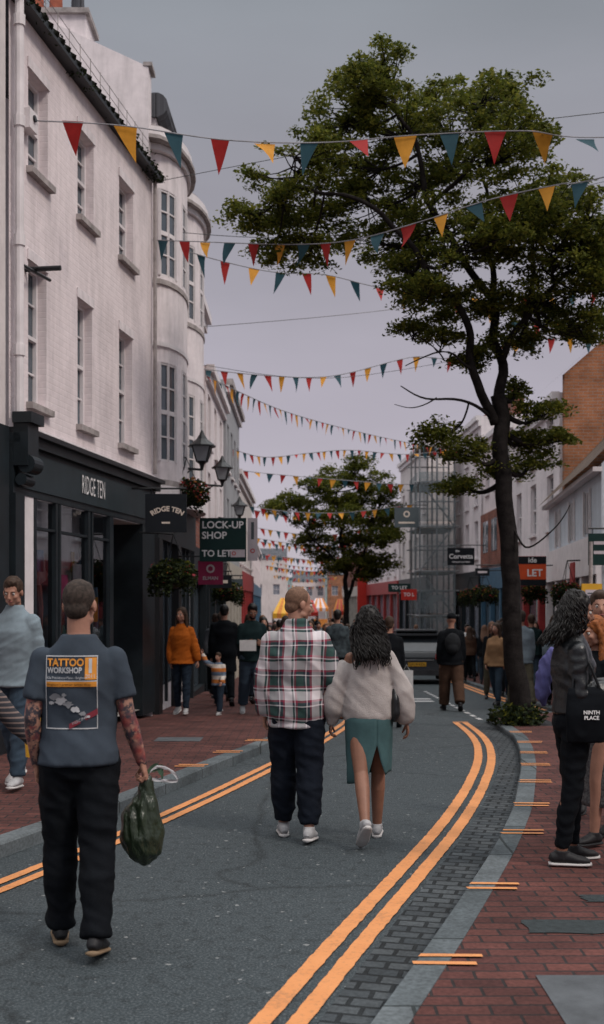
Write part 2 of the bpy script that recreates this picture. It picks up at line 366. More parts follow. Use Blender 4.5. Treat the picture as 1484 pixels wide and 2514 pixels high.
def kerb(name,f,sgn,h):
    V=[];F=[]
    for i,y in enumerate(ys):
        dx=(f(y+.1)-f(y-.1))/.2; l=math.hypot(dx,1); nx,ny=sgn/l,-sgn*dx/l
        x=f(y); z=gz(y)
        for o,zz in ((0,-.03),(0.0,h-.012),(.012,h+.004),(.16*min(l,1.0)+.0,h+.004),(.17,h-.05)):
            V.append((x+nx*o,y+ny*o*.0+0,z+zz) if l>1.6 else (x+nx*o*l,y,z+zz))
        if i:
            k=5*i
            for j in range(4): F.append((k-5+j,k-4+j,k+1+j,k+j))
    return mesh_obj(name,V,F,KERB)
kerb('kerb',xL,-1,PL); kerb('kerb',xR,1,PR)
def catmull(P,n=14):
    P=[Vector(p) for p in P]; out=[]
    for i in range(len(P)-1):
        p0=P[max(i-1,0)];p1=P[i];p2=P[i+1];p3=P[min(i+2,len(P)-1)]
        for k in range(n):
            t=k/n; out.append(.5*((2*p1)+(p2-p0)*t+(2*p0-5*p1+4*p2-p3)*t*t+(3*p1-p0-3*p2+p3)*t**3))
    out.append(P[-1]); return out
def road_curve(P,step=.12,w=1.3):
    X=[p[0] for p in P]; Y=[p[1] for p in P]
    def f(y):
        if y<Y[0]: return X[0]+(y-Y[0])*(X[1]-X[0])/(Y[1]-Y[0])
        if y>Y[-1]: return X[-1]+(y-Y[-1])*(X[-1]-X[-2])/(Y[-1]-Y[-2])
        return float(np.interp(y,Y,X))
    return [Vector((_sm(f,y,w),y,0)) for y in np.arange(Y[0],Y[-1]+step*.5,step)]
def ribbon(g,P,w,off,z,rough=.008):
    V=[];F=[]
    Q=[]
    for i in range(len(P)-1):
        for k in range(3): Q.append(P[i].lerp(P[i+1],k/3))
    Q.append(P[-1]); P=Q; n=len(P)
    for i in range(n):
        t=P[min(i+1,n-1)]-P[max(i-1,0)]; t.z=0; t.normalize(); nn=Vector((t.y,-t.x,0))
        j1=rough*noise.noise(P[i]*16); j2=rough*noise.noise(P[i]*16+Vector((5,5,5)))
        a=P[i]+nn*(off-w/2+j1); c=P[i]+nn*(off+w/2+j2)
        V+=[(a.x,a.y,gz(a.y)+z),(c.x,c.y,gz(c.y)+z)]
        if i: k=2*i; F.append((k-2,k-1,k+1,k))
    g.add(V,F)
YR=[(-.56,3,0),(-.086,4.61,0),(.07,5.18,0),(.265,5.81,0),(.50,6.62,0),(.85,7.69,0),(1.28,9.17,0),(1.80,11.36,0),(2.10,12.9,0),(2.36,15.2,0),(2.47,17.8,0)]
YLn=[(-2.9,4,0),(-2.35,5.4,0),(-1.80,6.76,0),(-1.37,8.1,0),(-1.07,9.0,0),(-.69,10.4,0),(-.30,11.9,0),(.1,13.6,0),(.6,16.8,0),(1.1,21,0),(1.7,27,0),(2.35,34,0),(2.95,42,0)]
g=Geo(); P=road_curve(YR); YRC=P
ribbon(g,P,.088,-.072,.008); ribbon(g,P,.088,.072,.008); g.add([(2.36,17.8,gz(17.8)+.009),(2.60,17.8,gz(17.8)+.009),(2.60,17.9,gz(17.9)+.009),(2.36,17.9,gz(17.9)+.009)],[(0,1,2,3)])
P=road_curve(YLn); ribbon(g,P,.075,-.063,.008); ribbon(g,P,.075,.063,.008)
P=catmull([(4.42,21,0),(4.45,26.6,0),(4.75,34,0),(5.05,42,0)]); ribbon(g,P,.1,-.09,.008); ribbon(g,P,.1,.09,.008)
rj=random.Random(4)
for y in (5.2,6.55,8.1,9.2,10.4,11.5,12.5,13.6,15.0):
    for k in (-.055,.055):
        x=xR(y+k); h_=.021; j=[rj.uniform(-.012,.012) for _ in range(4)]; g.add([(x+.01+j[0],y+k-h_,gz(y)+PR+.009),(x+.30+j[1],y+k-h_-.01+j[2]*.5,gz(y)+PR+.009),(x+.30+j[1],y+k+h_-.01,gz(y)+PR+.009),(x+.01+j[3],y+k+h_,gz(y)+PR+.009)],[(0,1,2,3)])
for y in (5.6,7.1,11.2,12.3,13.5,15.):
    for k in (-.055,.055):
        x=xL(y+k); g.add([(x-.01,y+k-.025,gz(y)+PL+.009),(x-.30,y+k-.025,gz(y)+PL+.009),(x-.30,y+k+.025,gz(y)+PL+.009),(x-.01,y+k+.025,gz(y)+PL+.009)],[(0,1,2,3)])
mesh_obj('yellow_road_markings',g.V,g.F,YEL)
def yrx(y): return float(np.interp(y,[p.y for p in YRC],[p.x for p in YRC]))
strip('cobbled_gutter',lambda y:yrx(y)+.155,lambda y:xR(y)-.004,.004,SETT,[y for y in ys if 3<=y<=17.9])
g=Geo()
for i in range(14):
    y=18.4+i*.8; x=2.85+.02*i; g.add([(x,y,gz(y)+.008),(x+.08,y,gz(y)+.008),(x+.08,y+.45,gz(y+.45)+.008),(x,y+.45,gz(y+.45)+.008)],[(0,1,2,3)])
for y,x in ((24,2.3),(25,2.35)): g.add([(x,y,gz(y)+.008),(x+.5,y,gz(y)+.008),(x+.5,y+.5,gz(y+.5)+.008),(x,y+.5,gz(y+.5)+.008)],[(0,1,2,3)])
mesh_obj('white_road_markings',g.V,g.F,WPAINT)
def slab(name,x0,x1,y0,y1,z,m,seed=0):
    rr=random.Random(seed); b=B(); g=b.geo(m); n=7; pts=[]
    for (ax,ay),(bx,by) in (((x0,y0),(x1,y0)),((x1,y0),(x1,y1)),((x1,y1),(x0,y1)),((x0,y1),(x0,y0))):
        for i in range(n): t=i/n; pts.append((ax+(bx-ax)*t+rr.uniform(-.02,.02)*(seed>0),ay+(by-ay)*t+rr.uniform(-.02,.02)*(seed>0)))
    g.add([(x,y,gz(y)+z+.005) for x,y in pts],[tuple(range(len(pts)))]); return b.finish(name)
slab('concrete_pavement_slab',1.02,1.75,4.2,4.98,PR,CONC)
PT=M('patch_tarmac',(.034,.044,.047),.9,.3,20,.6,80)
slab('tarmac_patch',1.12,2.2,5.62,5.86,PR,PT,3); slab('tarmac_patch',1.55,2.4,6.22,6.36,PR,PT,4)
slab('access_cover',-1.75,-1.2,13.4,13.9,PL,CONC)
# ------------------------------------------------------------------ white shop building (left)
FL=Frame(-3.19,12.4,.153,1,'L'); b=B(FL)
wins=[(.54,1.14,6.65,7.78,2,4),(2.16,2.78,6.65,7.78,2,4),(3.87,4.55,6.65,7.78,2,4),(.54,1.10,3.98,5.6,2,4),(2.16,2.72,3.98,5.6,2,4),(3.87,4.5,3.98,5.6,2,4)]
wall(b,WALLW,0,5.56,3.7,8.30,wins,.16,glass=GLASS,frame=TRIM,sill=GREYT)
for w in wins: b.box(WALLW2,w[0]-.03,w[1]+.03,.003,.02,w[3]+.002,w[3]+.12)
b.quad(WALLW2,[(5.56,0,-1),(5.56,-8,-1),(5.56,-8,8.3),(5.56,0,8.3)])
b.box(BLACK,-.05,5.6,.0,.16,8.302,8.38)
MOSS=M('mossy_tiles',(.020,.022,.016),.95,.5,12,.9,30,spec=.05)
b.quad(MOSS,[(0,.14,8.385),(5.56,.14,8.385),(5.56,-.25,8.62),(0,-.25,8.62)]); b.quad(SLATE,[(0,-.25,8.62),(5.56,-.25,8.62),(5.56,-3.2,10.0),(0,-3.2,10.0)])
for k in range(30): b.tube(MOSS,[(k*.19+.05,.17,8.36),(k*.19+.05,-.1,8.54)],.05,6)
def leaves_blob(g,c,r,n,size,flat=1.0):
    for _ in range(n):
        d=Vector(np.random.normal(size=3)); d.normalize(); q=random.random()**.45
        p=Vector(c)+Vector((d.x*r[0],d.y*r[1],d.z*r[2]))*q
        a=Vector(np.random.normal(size=3)); a.z*=.6*flat; a.normalize(); t=Vector(np.random.normal(size=3)); t=(t-a*t.dot(a)); t.normalize()
        s=size*random.uniform(.6,1.3); g.add([p-a*s*.5,p+t*s*.28,p+a*s*.5,p-t*s*.28],[(0,1,2,3)])
gm=b.geo(LEAF2)
for k in range(34):
    s=random.choice([random.uniform(0,5.6),random.uniform(0,2),random.uniform(4.8,5.6)]); leaves_blob(gm,FL.p(s,.13+random.uniform(-.1,.03),8.38+random.uniform(-.10,.10)),(.13,.08,.07),26,.045)
for k in range(15): b.tube(GREYT,[(k*.4,-.05,8.4),(k*.4,-.05,8.95)],.006,5)
for z in (8.65,8.8,8.93): b.tube(GREYT,[(0,-.05,z),(5.56,-.05,z)],.004,5)
b.tube(TRIM,[(.05,.10,8.3),(.05,.10,3.72)],.05,10)
for z in (4.4,5.6,6.9,8.0): b.tube(TRIM,[(.05,.10,z),(.05,.10,z+.12)],.065,10)
b.tube(GREYT,[(5.5,.06,8.3),(5.5,.06,3.72)],.03,8)
# shopfront
b.box(DARK,.0,5.56,.0,.05,2.9,3.45); b.box(TEALF,.12,5.5,.052,.07,2.98,3.40)
b.box(DARK,.0,5.58,.0,.13,3.452,3.56); b.box(BLACK,.0,5.6,.0,.20,3.562,3.62); b.box(WALLW2,0,5.56,.0,.05,3.622,3.7)
b.box(DARK,-.05,.2,.0,.10,0,2.9)
b.box(TRIM,.24,.60,.0,.04,0,2.9)
for s0,s1 in ((.62,.70),(1.30,1.38),(1.42,1.48),(2.46,2.54),(2.60,2.66),(3.34,3.50),(4.9,5.55)): b.box(DARK,s0,s1,-.06,.04,.0,2.9)
b.box(DARK,.70,3.34,-.05,.035,.0,.48)
for s0,s1 in ((.70,1.30),(1.48,2.46),(2.66,3.34)):
    b.quad(SHOPG,[(s0,-.01,.48),(s1,-.01,.48),(s1,-.01,2.9),(s0,-.01,2.9)]); b.box(DARK,s0,s1,-.03,.03,2.55,2.58)
b.quad(SHOPG,[(3.5,-.9,.08),(4.9,-.9,.08),(4.9,-.9,2.9),(3.5,-.9,2.9)]); b.box(DARK,4.14,4.22,-.95,-.86,.1,2.9); b.box(DARK,3.5,4.9,-.95,-.86,2.15,2.25)
b.quad(DARK,[(3.5,-.06,0),(3.5,-.9,0),(3.5,-.9,2.9),(3.5,-.06,2.9)]); b.quad(DARK,[(4.9,-.06,0),(4.9,-.9,0),(4.9,-.9,2.9),(4.9,-.06,2.9)])
INT=M('shop_interior',(.68,.64,.65),.8,.3,2); INT2=M('shop_shelving',(.5,.45,.42),.8,.5,5)
b.quad(INT,[(0,-.45,0),(3.49,-.45,0),(3.49,-.45,2.9),(0,-.45,2.9)]); b.quad(INT,[(0,0,2.89),(5.56,0,2.89),(5.56,-1.6,2.89),(0,-1.6,2.89)]); b.quad(INT2,[(0,0,.09),(5.56,0,.09),(5.56,-1.6,.09),(0,-1.6,.09)]); b.quad(INT,[(.02,-.05,0),(.02,-1.6,0),(.02,-1.6,2.9),(.02,-.05,2.9)]); b.quad(INT2,[(3.5,-1.6,0),(5.5,-1.6,0),(5.5,-1.6,2.9),(3.5,-1.6,2.9)])
for k in range(30):
    c=random.choice([(.5,.12,.2),(.15,.3,.5),(.7,.62,.58),(.08,.08,.09),(.5,.33,.12),(.2,.38,.3),(.65,.6,.62)]); mm=M('stock_%d_%d_%d'%tuple(int(q*100) for q in c),c)
    s=random.uniform(.6,3.2); n=-random.uniform(.32,.42); z=random.uniform(.5,2.3); b.box(mm,s,s+random.uniform(.08,.22),n-.02,n,z,z+random.uniform(.1,.4))
def mannequin(s,n,z,m):
    g=b.geo(m); o=FL.p(s,n,z)
    loft(g,[o+Vector((0,0,q)) for q in (.0,.15,.35,.55,.68,.74,.80)],[.13,.12,.11,.16,.15,.06,.045],[.09,.09,.08,.10,.08,.05,.045],seg=14); ellipsoid(g,o+Vector((0,0,.92)),(.075,.09,.12))
    for q in (-1,1): loft(g,[o+Vector((q*.17,0,.66)),o+Vector((q*.2,0,.4)),o+Vector((q*.19,.05,.12))],[.05,.04,.03],seg=8); loft(g,[o+Vector((q*.07,0,.02)),o+Vector((q*.08,0,-.4)),o+Vector((q*.08,0,-.75))],[.08,.06,.045],seg=8)
mannequin(1.0,-.25,1.25,M('stock_rose',(.45,.15,.12))); mannequin(1.9,-.25,1.25,M('stock_slate',(.15,.2,.24))); mannequin(3.0,-.25,1.25,M('stock_blue',(.12,.2,.3)))
b.box(M('pink_poster',(.6,.12,.3)),1.56,1.85,-.03,-.015,1.75,2.05); b.box(M('orange_poster',(.65,.30,.05)),2.72,3.0,-.03,-.015,1.45,1.78); b.box(M('pale_poster',(.55,.5,.52)),2.05,2.35,-.03,-.015,1.55,2.2)
# scroll corbel
b.box(DARK,.0,.30,.052,.22,3.20,3.66); b.box(DARK,-.03,.34,.05,.27,3.662,3.78)
for z,r,n in ((3.22,.10,.19),(3.05,.065,.13)): loft(b.geo(DARK),[FL.p(.02,n,z),FL.p(.28,n,z)],[r,r],seg=16)
b.tube(BLACK,[(.42,.0,7.12),(.42,.14,7.14)],.04,8); b.box(TRIM,.30,.52,.0,.12,7.0,7.22)
b.tube(BLACK,[(.45,.0,5.46),(.45,.42,5.46)],.03,8); b.tube(BLACK,[(.1,.12,5.40),(.9,.12,5.46)],.02,6)
V,F=text_geo('RIDGE TEN',.34,bold=-.001,space=1.05)
b.geo(WHITE).add([FL.p(2.55+v.x*.52,.085,3.20+v.y) for v in V],F)
b.finish('white_shop_building')
b=B(Frame(-3.19-.153*6,6.4,.153*5.93,5.93,'L')); wall(b,WALLC,0,5.98,0,8.6,[(3.4,4.2,4,5.6,2,4),(3.4,4.2,6.4,7.8,2,4)],glass=GLASS,frame=TRIM,sill=GREYT); shell(b,WALLC,SLATE,0,5.98,0,8.6,6); b.box(DARK,5.55,5.94,.002,.06,0,3.6); b.box(DARK,0,5.5,.002,.06,2.7,3.6)
b.finish('cream_shop_building')
# ------------------------------------------------------------------ party wall with chimney
b=B(); 
plan=[(-2.42,17.95),(-8.5,17.05),(-8.5,17.45),(-2.42,18.3)]
g=b.geo(WALLW2); tops=[10.15,12.6,12.6,10.15]
v=[(x,y,-1) for x,y in plan]+[(x,y,t) for (x,y),t in zip(plan,tops)]
g.add(v,[(0,1,5,4),(1,2,6,5),(2,3,7,6),(3,0,4,7),(4,5,6,7)])
b.box(GREYT,-2.5,-2.36,17.93,18.36,10.16,10.22)
b.box(WALLW2,-4.5,-3.4,17.9,18.7,9.5,10.95); b.box(GREYT,-4.56,-3.34,17.84,18.76,10.952,11.03)
POT=M('terracotta',(.42,.12,.07),.8)
for x in (-4.25,-3.95,-3.6):
    loft(b.geo(POT if x!=-3.6 else SLATE),[(x,18.3,11.03),(x,18.3,11.2),(x,18.3,11.45),(x,18.3,11.47)],[.13,.11,.10,.125],seg=12)
b.finish('party_wall_with_chimney')
# ------------------------------------------------------------------ bow fronted building
def bow(b,s,a,pr,zlev,wall_m,wins,segs=10,nb=0.0):
    def pt(t,k=1.0): an=math.pi*t/segs; return (s-a*k*math.cos(an),nb+pr*k*math.sin(an))
    zb,zt=zlev; zs=[zb]+[q for w in wins for q in w]+[zt]
    for i in range(segs):
        p,q=pt(i),pt(i+1); solid=i in (0,segs-1,3,6)
        for j in range(len(zs)-1):
            if j%2==0 or solid: b.quad(wall_m,[(p[0],p[1],zs[j]),(q[0],q[1],zs[j]),(q[0],q[1],zs[j+1]),(p[0],p[1],zs[j+1])])
            else:
                p2,q2=pt(i,.95),pt(i+1,.95); z0,z1=zs[j],zs[j+1]
                b.quad(GLASS,[(p2[0],p2[1],z0),(q2[0],q2[1],z0),(q2[0],q2[1],z1),(p2[0],p2[1],z1)])
                nr=4
                for r_ in range(nr+1):
                    z=z0+(z1-z0)*r_/nr; w=.035 if r_ in (0,nr,nr//2) else .012
                    b.prism(TRIM,[p2,q2,pt(i+1,.985),pt(i,.985)],z-w,z+w)
        if 0<i<segs:
            for w in wins: 
                wd=.045 if i in (1,3,4,6,7,9) else .016; x,y=pt(i,.985); b.box(TRIM,x-wd,x+wd,y-.03,y+.01,w[0],w[1])
    def slab(k,z0,z1,m): b.prism(m,[pt(i,k) for i in range(segs+1)],z0,z1)
    return slab
FB=Frame(-2.42,18.25,.02,1,'L'); b=B(FB)
wall(b,WALLW2,0,5.3,-1,9.0,[],glass=GLASS,frame=TRIM); shell(b,WALLW2,SLATE,0,5.3,-1,9.0,7)
for s,z in ((1.2,0),(3.9,-.05)):
    sl=bow(b,s,1.1,.42,(3.65,8.95),WALLW2,[(4.0,5.6),(7.0,8.4)])
    sl(1.06,3.60,3.70,GREYT); sl(1.05,6.85,6.93,GREYT); sl(1.05,5.85,5.92,TRIM); sl(1.14,8.96,9.06,TRIM); sl(1.34,9.062,9.12,GREYT); sl(1.22,9.122,9.3,TRIM); sl(1.1,9.302,9.36,GREYT)
    sl(1.1,3.45,3.6,TRIM)
b.box(WALLW2,.2,2.2,-.6,.05,9.362,9.75); loft(b.geo(SLATE),[FB.p(.15,.05,9.75),FB.p(2.3,.05,9.75)],[.2,.2],seg=14)
b.box(DARK,0,5.3,.002,.12,2.75,3.45); b.box(BLACK,.0,.35,.002,.14,-.3,2.75); b.box(BLACK,2.4,2.75,.002,.14,-.3,2.75)
b.quad(GLASS,[(.4,.01,.3),(2.4,.01,.3),(2.4,.01,2.75),(.4,.01,2.75)]); b.quad(GLASS,[(2.8,.01,.3),(5.2,.01,.3),(5.2,.01,2.75),(2.8,.01,2.75)])
for s in (.9,1.5,3.4,4.0,4.6): b.box(DARK,s,s+.07,.012,.06,.0,2.75)
b.finish('bow_fronted_building')
# ------------------------------------------------------------------ generic terrace builder
def terrace(name,fr,L,H,m,roof,rows,winw=.8,gap=1.7,shopcol=None,fascia=None,pitch=0,cornice=True,frame=TRIM,deep=8,winm=GLASS):
    b=B(fr); ops=[]; n=max(1,int(L/gap)); 
    for (z0,z1) in rows:
        for i in range(n): c=(i+.5)*L/n; ops.append((c-winw/2,c+winw/2,z0,z1,2,4))
    wall(b,m,0,L,2.9,H,ops,glass=winm,frame=frame,sill=TRIM); shell(b,m,roof,0,L,-1.2,H,deep,pitch)
    sc=shopcol or DARK
    b.quad(winm,[(0,-.1,-1.2),(L,-.1,-1.2),(L,-.1,2.9),(0,-.1,2.9)]); b.box(sc,0,L,-.08,.1,2.2,2.9)
    for i in range(n+1):
        s=L*i/n; b.box(sc,max(0,s-.12),min(L,s+.12),-.08,.08,-1.2,2.2)
    b.box(sc,.12,L-.12,-.08,.04,-1.2,-.2)
    if cornice: b.box(TRIM if m is not WALLG else GREYT,-.02,L+.02,.002,.2,H-.16,H+.02); b.box(TRIM,-.02,L+.02,.002,.1,H-.36,H-.162)
    if L>6:
        for q in (.03,L*.55): b.box(BRICKY,q,q+.9,-deep*.5-.3,-deep*.5+.3,H,H+pitch+.9); 
        for q in (.2,.6): b.tube(POT,[(q,-deep*.5,H+pitch+.9),(q,-deep*.5,H+pitch+1.3)],.12,8)
    return b
def fin(b,name): return b.finish(name)
RED1=M('shopfront_red',(.35,.04,.04),.5,.2,4); BLU1=M('shopfront_blue',(.06,.14,.22),.5,.2,4); CRE1=M('shopfront_cream',(.5,.46,.4),.5,.2,4)
fin(terrace('x',Frame(-2.34,23.7,.0,1,'L'),3.3,8.45,BRICKY,SLATE,[(3.7,5.2),(6.2,7.6)]),'brick_corner_building')
fin(terrace('x',Frame(-2.28,27.05,.0,1,'L'),6.0,7.35,WALLW2,SLATE,[(3.5,4.9),(5.5,6.8)]),'white_terrace_building')
fin(terrace('x',Frame(-2.2,33.1,.0,1,'L'),6.8,8.2,WALLG,SLATE,[(3.4,4.8),(5.6,7.0)],shopcol=CRE1),'grey_terrace_building')
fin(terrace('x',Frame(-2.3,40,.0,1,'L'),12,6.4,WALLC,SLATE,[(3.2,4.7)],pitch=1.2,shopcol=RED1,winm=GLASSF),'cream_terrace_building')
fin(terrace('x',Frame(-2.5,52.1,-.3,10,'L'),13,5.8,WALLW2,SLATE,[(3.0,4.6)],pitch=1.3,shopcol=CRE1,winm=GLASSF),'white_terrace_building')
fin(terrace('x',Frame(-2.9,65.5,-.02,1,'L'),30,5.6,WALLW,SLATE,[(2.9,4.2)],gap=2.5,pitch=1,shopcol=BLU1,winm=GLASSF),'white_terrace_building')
# right side
b=terrace('x',Frame(5.15,19.6,.85,8.1,'R'),8.1,4.1,WALLB,TILE,[],cornice=False,shopcol=TRIM,deep=3.2,pitch=0)
b.geo(TILE).add([b.fr.p(-.15,.25,4.05),b.fr.p(8.2,.25,4.05),b.fr.p(8.2,-1.6,6.0),b.fr.p(-.15,-1.6,6.0),b.fr.p(-.15,-3.4,4.1),b.fr.p(8.2,-3.4,4.1)],[(0,1,2,3),(3,2,5,4)]); b.geo(WALLB).add([b.fr.p(0,0,4.1),b.fr.p(0,-3.2,4.1),b.fr.p(0,-1.6,5.9)],[(0,1,2)])
b.box(TRIM,-.1,8.2,.002,.16,3.96,4.04)
for s in (1.2,3.4,5.8): b.box(GLASS,s,s+.7,.004,.012,3.0,3.75); b.box(TRIM,s-.05,s,.004,.05,2.95,3.8); b.box(TRIM,s+.7,s+.75,.004,.05,2.95,3.8); b.box(TRIM,s+.33,s+.37,.013,.04,3.0,3.75)
b.box(RED1,2.6,3.2,.102,.13,-.5,2.5)
fin(b,'pale_blue_cottage')
b=B(); b.box(BRICKX,6.4,11.0,27.8,28.0,-1.2,7.3); b.box(BRICKX,9,11,28.0,33,-1.2,7.3)
b.geo(BRICKX).add([(6.4,27.8,7.3),(11,27.8,7.3),(8.7,27.8,9.3)],[(0,1,2)])
b.geo(SLATE).add([(6.3,27.7,7.28),(8.7,27.7,9.4),(8.7,33,9.4),(6.3,33,7.28),(11.1,27.7,7.28),(11.1,33,7.28)],[(0,1,2,3),(1,4,5,2)])
b.finish('brick_gable_building')
fin(terrace('x',Frame(6.35,28.1,.25,7.6,'R'),7.6,6.9,WALLW2,SLATE,[(3.6,5.0),(5.5,6.6)],pitch=0,winw=.9,gap=2.2,shopcol=RED1),'white_terrace_building')
b=terrace('x',Frame(6.65,35.9,.0,1,'R'),5.9,7.6,WALLW,SLATE,[(5.6,7.0)],gap=1.9,pitch=1.3,shopcol=BLU1); b.box(BRICKY,0,5.9,.004,.1,3.0,4.9)
for s in (.6,2.4,4.2): b.box(GLASS,s,s+1.1,.102,.11,3.5,4.6); b.box(TRIM,s+.52,s+.58,.111,.13,3.5,4.6)
fin(b,'brick_band_building')
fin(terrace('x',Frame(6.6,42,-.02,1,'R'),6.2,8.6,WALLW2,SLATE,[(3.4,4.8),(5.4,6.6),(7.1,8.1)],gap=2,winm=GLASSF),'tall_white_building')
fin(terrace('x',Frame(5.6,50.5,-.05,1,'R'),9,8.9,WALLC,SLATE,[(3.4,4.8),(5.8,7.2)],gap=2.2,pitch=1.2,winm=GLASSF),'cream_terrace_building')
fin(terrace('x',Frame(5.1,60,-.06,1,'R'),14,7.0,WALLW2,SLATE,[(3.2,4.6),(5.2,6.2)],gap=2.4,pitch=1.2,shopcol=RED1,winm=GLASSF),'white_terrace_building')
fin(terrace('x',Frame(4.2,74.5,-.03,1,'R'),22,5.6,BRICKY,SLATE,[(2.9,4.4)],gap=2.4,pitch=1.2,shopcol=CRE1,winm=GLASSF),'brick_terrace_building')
for i,(x,y,w,h,m) in enumerate([(-9,150,7,7.5,WALLC),(-1.5,172,5,5,WALLW),(3.8,165,4.5,5.8,BRICKX),(8.5,150,6,8,WALLG)]):
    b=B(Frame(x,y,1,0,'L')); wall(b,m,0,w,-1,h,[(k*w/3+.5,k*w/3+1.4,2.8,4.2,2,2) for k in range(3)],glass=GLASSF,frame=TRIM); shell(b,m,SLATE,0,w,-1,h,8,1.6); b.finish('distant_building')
V=[];F=[]; nx=60; nyh=12
for j in range(nyh):
    for i in range(nx):
        x=-1200+2400*i/(nx-1); y=1000+120*j; V.append((x,y,-4+ (46+14*noise.noise(Vector((x*.003,0,0)))+5*noise.noise(Vector((x*.02,y*.01,0))))*math.sin(min(1,j/7)*math.pi/2)))
for j in range(nyh-1):
    for i in range(nx-1): k=j*nx+i; F.append((k,k+1,k+nx+1,k+nx))
mesh_obj('hill',V,F,M('hill_grass',(.12,.15,.15),.95,.5,.02,col2=(.06,.09,.09)),smooth=True)
# ------------------------------------------------------------------ scaffold
b=B(); POLE=M('scaffold_pole',(.30,.31,.32),.5,.2,metal=.3); BOARD=M('scaffold_board',(.22,.17,.12),.8,.4,3)
x0,x1,y0,y1=4.75,6.15,46.0,49.5
for x in (x0,(x0+x1)/2,x1):
    for y in (y0,(y0+y1)/2,y1): b.tube(POLE,[(x,y,-.9),(x,y,8.3)],.038,6)
for z in (1.2,3,4.8,6.6,8.1):
    for y in (y0,y1):
        for dz_ in (0,1.0):
            if z<8 or dz_==0: b.tube(POLE,[(x0-.2,y,z+dz_),(x1+.2,y,z+dz_)],.03,6)
    for x in (x0,x1): b.tube(POLE,[(x,y0-.2,z),(x,y1+.2,z)],.03,6)
    b.box(BOARD,x0,x1,y0+.1,y1,z-.10,z-.035)
for za,zb in ((-.6,1.2),(3,4.8)): b.tube(POLE,[(x0,y0-.05,za),(x1,y0-.05,zb)],.03,6)
for za,zb in ((1.2,3),(4.8,6.6)): b.tube(POLE,[(x1,y0-.05,za),(x0,y0-.05,zb)],.03,6)
NET=netting()
for za,zb in ((-.3,1.2),(1.3,3.0),(3.1,4.9),(5.0,7.0)): b.quad(NET,[(x0-.05,y0-.09,za),(x1+.05,y0-.10,za),(x1+.05,y0-.08,zb),(x0-.05,y0-.08,zb)]); b.quad(NET,[(x0-.09,y0-.05,za),(x0-.08,y1,za),(x0-.08,y1,zb),(x0-.09,y0-.05,zb)])
b.finish('scaffolding')
# ------------------------------------------------------------------ signs
def sign(name,c,w,h,board,items,rz=0,bracket='L',t=.05,border=None):
    e=empty(name,c,rz); bb=B()
    bb.box(board,-w/2,w/2,-t/2,t/2,-h/2,h/2)
    if bracket:
        s=-1 if bracket=='L' else 1
        bb.tube(BLACK,[(s*(w/2+.35),0,h/2+.08),(-s*w/2,0,h/2+.08)],.015,6)
        for k in (-.35,.35): bb.tube(BLACK,[(k*w,0,h/2),(k*w,0,h/2+.08)],.008,5)
    for it in items:
        if it[0]=='rect': _,x,z,ww,hh,m=it; bb.quad(m,[(x-ww/2,-t/2-.004,z-hh/2),(x+ww/2,-t/2-.004,z-hh/2),(x+ww/2,-t/2-.004,z+hh/2),(x-ww/2,-t/2-.004,z+hh/2)])
        elif it[0]=='ring':
            _,x,z,r,m=it; n=24
            bb.geo(m).add([(x+q*math.cos(2*math.pi*i/n),-t/2-.007,z+q*math.sin(2*math.pi*i/n)) for i in range(n) for q in (r,r*.6)],[(2*i,2*i+1,(2*i+3)%(2*n),(2*i+2)%(2*n)) for i in range(n)])
        elif it[0]=='arc':
            _,s,x,z,size,m,rad=it; V,F=text_geo(s,size,bold=.003)
            o=[]
            for v in V: a=v.x/rad; rr=rad+v.y; o.append((x+rr*math.sin(a),-t/2-.005,z-rad+rr*math.cos(a)))
            bb.geo(m).add(o,F)
        else:
            s,x,z,size,m=it[:5]; al=it[5] if len(it)>5 else 'CENTER'; V,F=text_geo(s,size,al,bold=size*.02)
            bb.geo(m).add([(x+v.x,-t/2-.009,z+v.y) for v in V],F)
    for k,(m,g) in bb.g.items(): mesh_obj(k,g.V,g.F,m,e)
    return e
NAVY=M('sign_navy',(.008,.011,.015),.6,.1,spec=.2); GREEN=M('sign_green',(.008,.032,.030),.6,.1,spec=.2); PINK=M('sign_magenta',(.30,.02,.08),.5,.1); REDS=M('sign_red',(.50,.03,.02),.5,.1); ORS=M('sign_orange',(.62,.08,.02),.5,.1)
GRY=M('sign_grey',(.07,.09,.10),.5,.1); YLS=M('sign_yellow',(.68,.37,.03),.5,.1); PAL=M('sign_pale',(.55,.5,.53),.5,.1); LET=M('cream_lettering',(.6,.52,.45),.6,.05)
sign('hanging_shop_sign',(-1.98,16.6,3.01),.60,.56,NAVY,[('arc','RIDGE TEN',0.02,.06,.100,LET,.40),('rect',0,-.14,.12,.025,LET)])
sign('to_let_sign',(-1.36,19.6,2.79),.80,.75,GREEN,[('LOCK-UP',-.36,.25,.17,WHITE,'LEFT'),('SHOP',-.36,.07,.17,WHITE,'LEFT'),('TO LET',-.36,-.24,.155,WHITE,'LEFT'),('rect',.255,-.235,.25,.13,PAL),('ring',.19,-.235,.035,REDS)],bracket=None,t=.04)
sign('letting_board_side_panel',(-.86,19.85,2.81),.17,.74,PAL,[('rect',0,.15,.05,.3,GRY),('ring',0,-.2,.04,REDS)],bracket=None)
sign('magenta_shop_sign',(-1.62,20.2,2.24),.44,.42,PINK,[('ring',0,.07,.075,PAL),('ELMAN',0,-.10,.085,PAL)],bracket='L')
sign('hanging_shop_sign',(4.6,33,3.05),.78,.50,NAVY,[('the',-.1,.16,.09,WHITE),('Corvetta',0,.0,.19,WHITE),('VINTAGE CLOTHING',0,-.16,.055,WHITE)],bracket='R')
sign('hanging_shop_sign',(3.9,42.5,4.9),.9,.75,GRY,[('ring',0,.12,.12,LET),('rect',0,-.2,.6,.06,LET)],bracket='R')
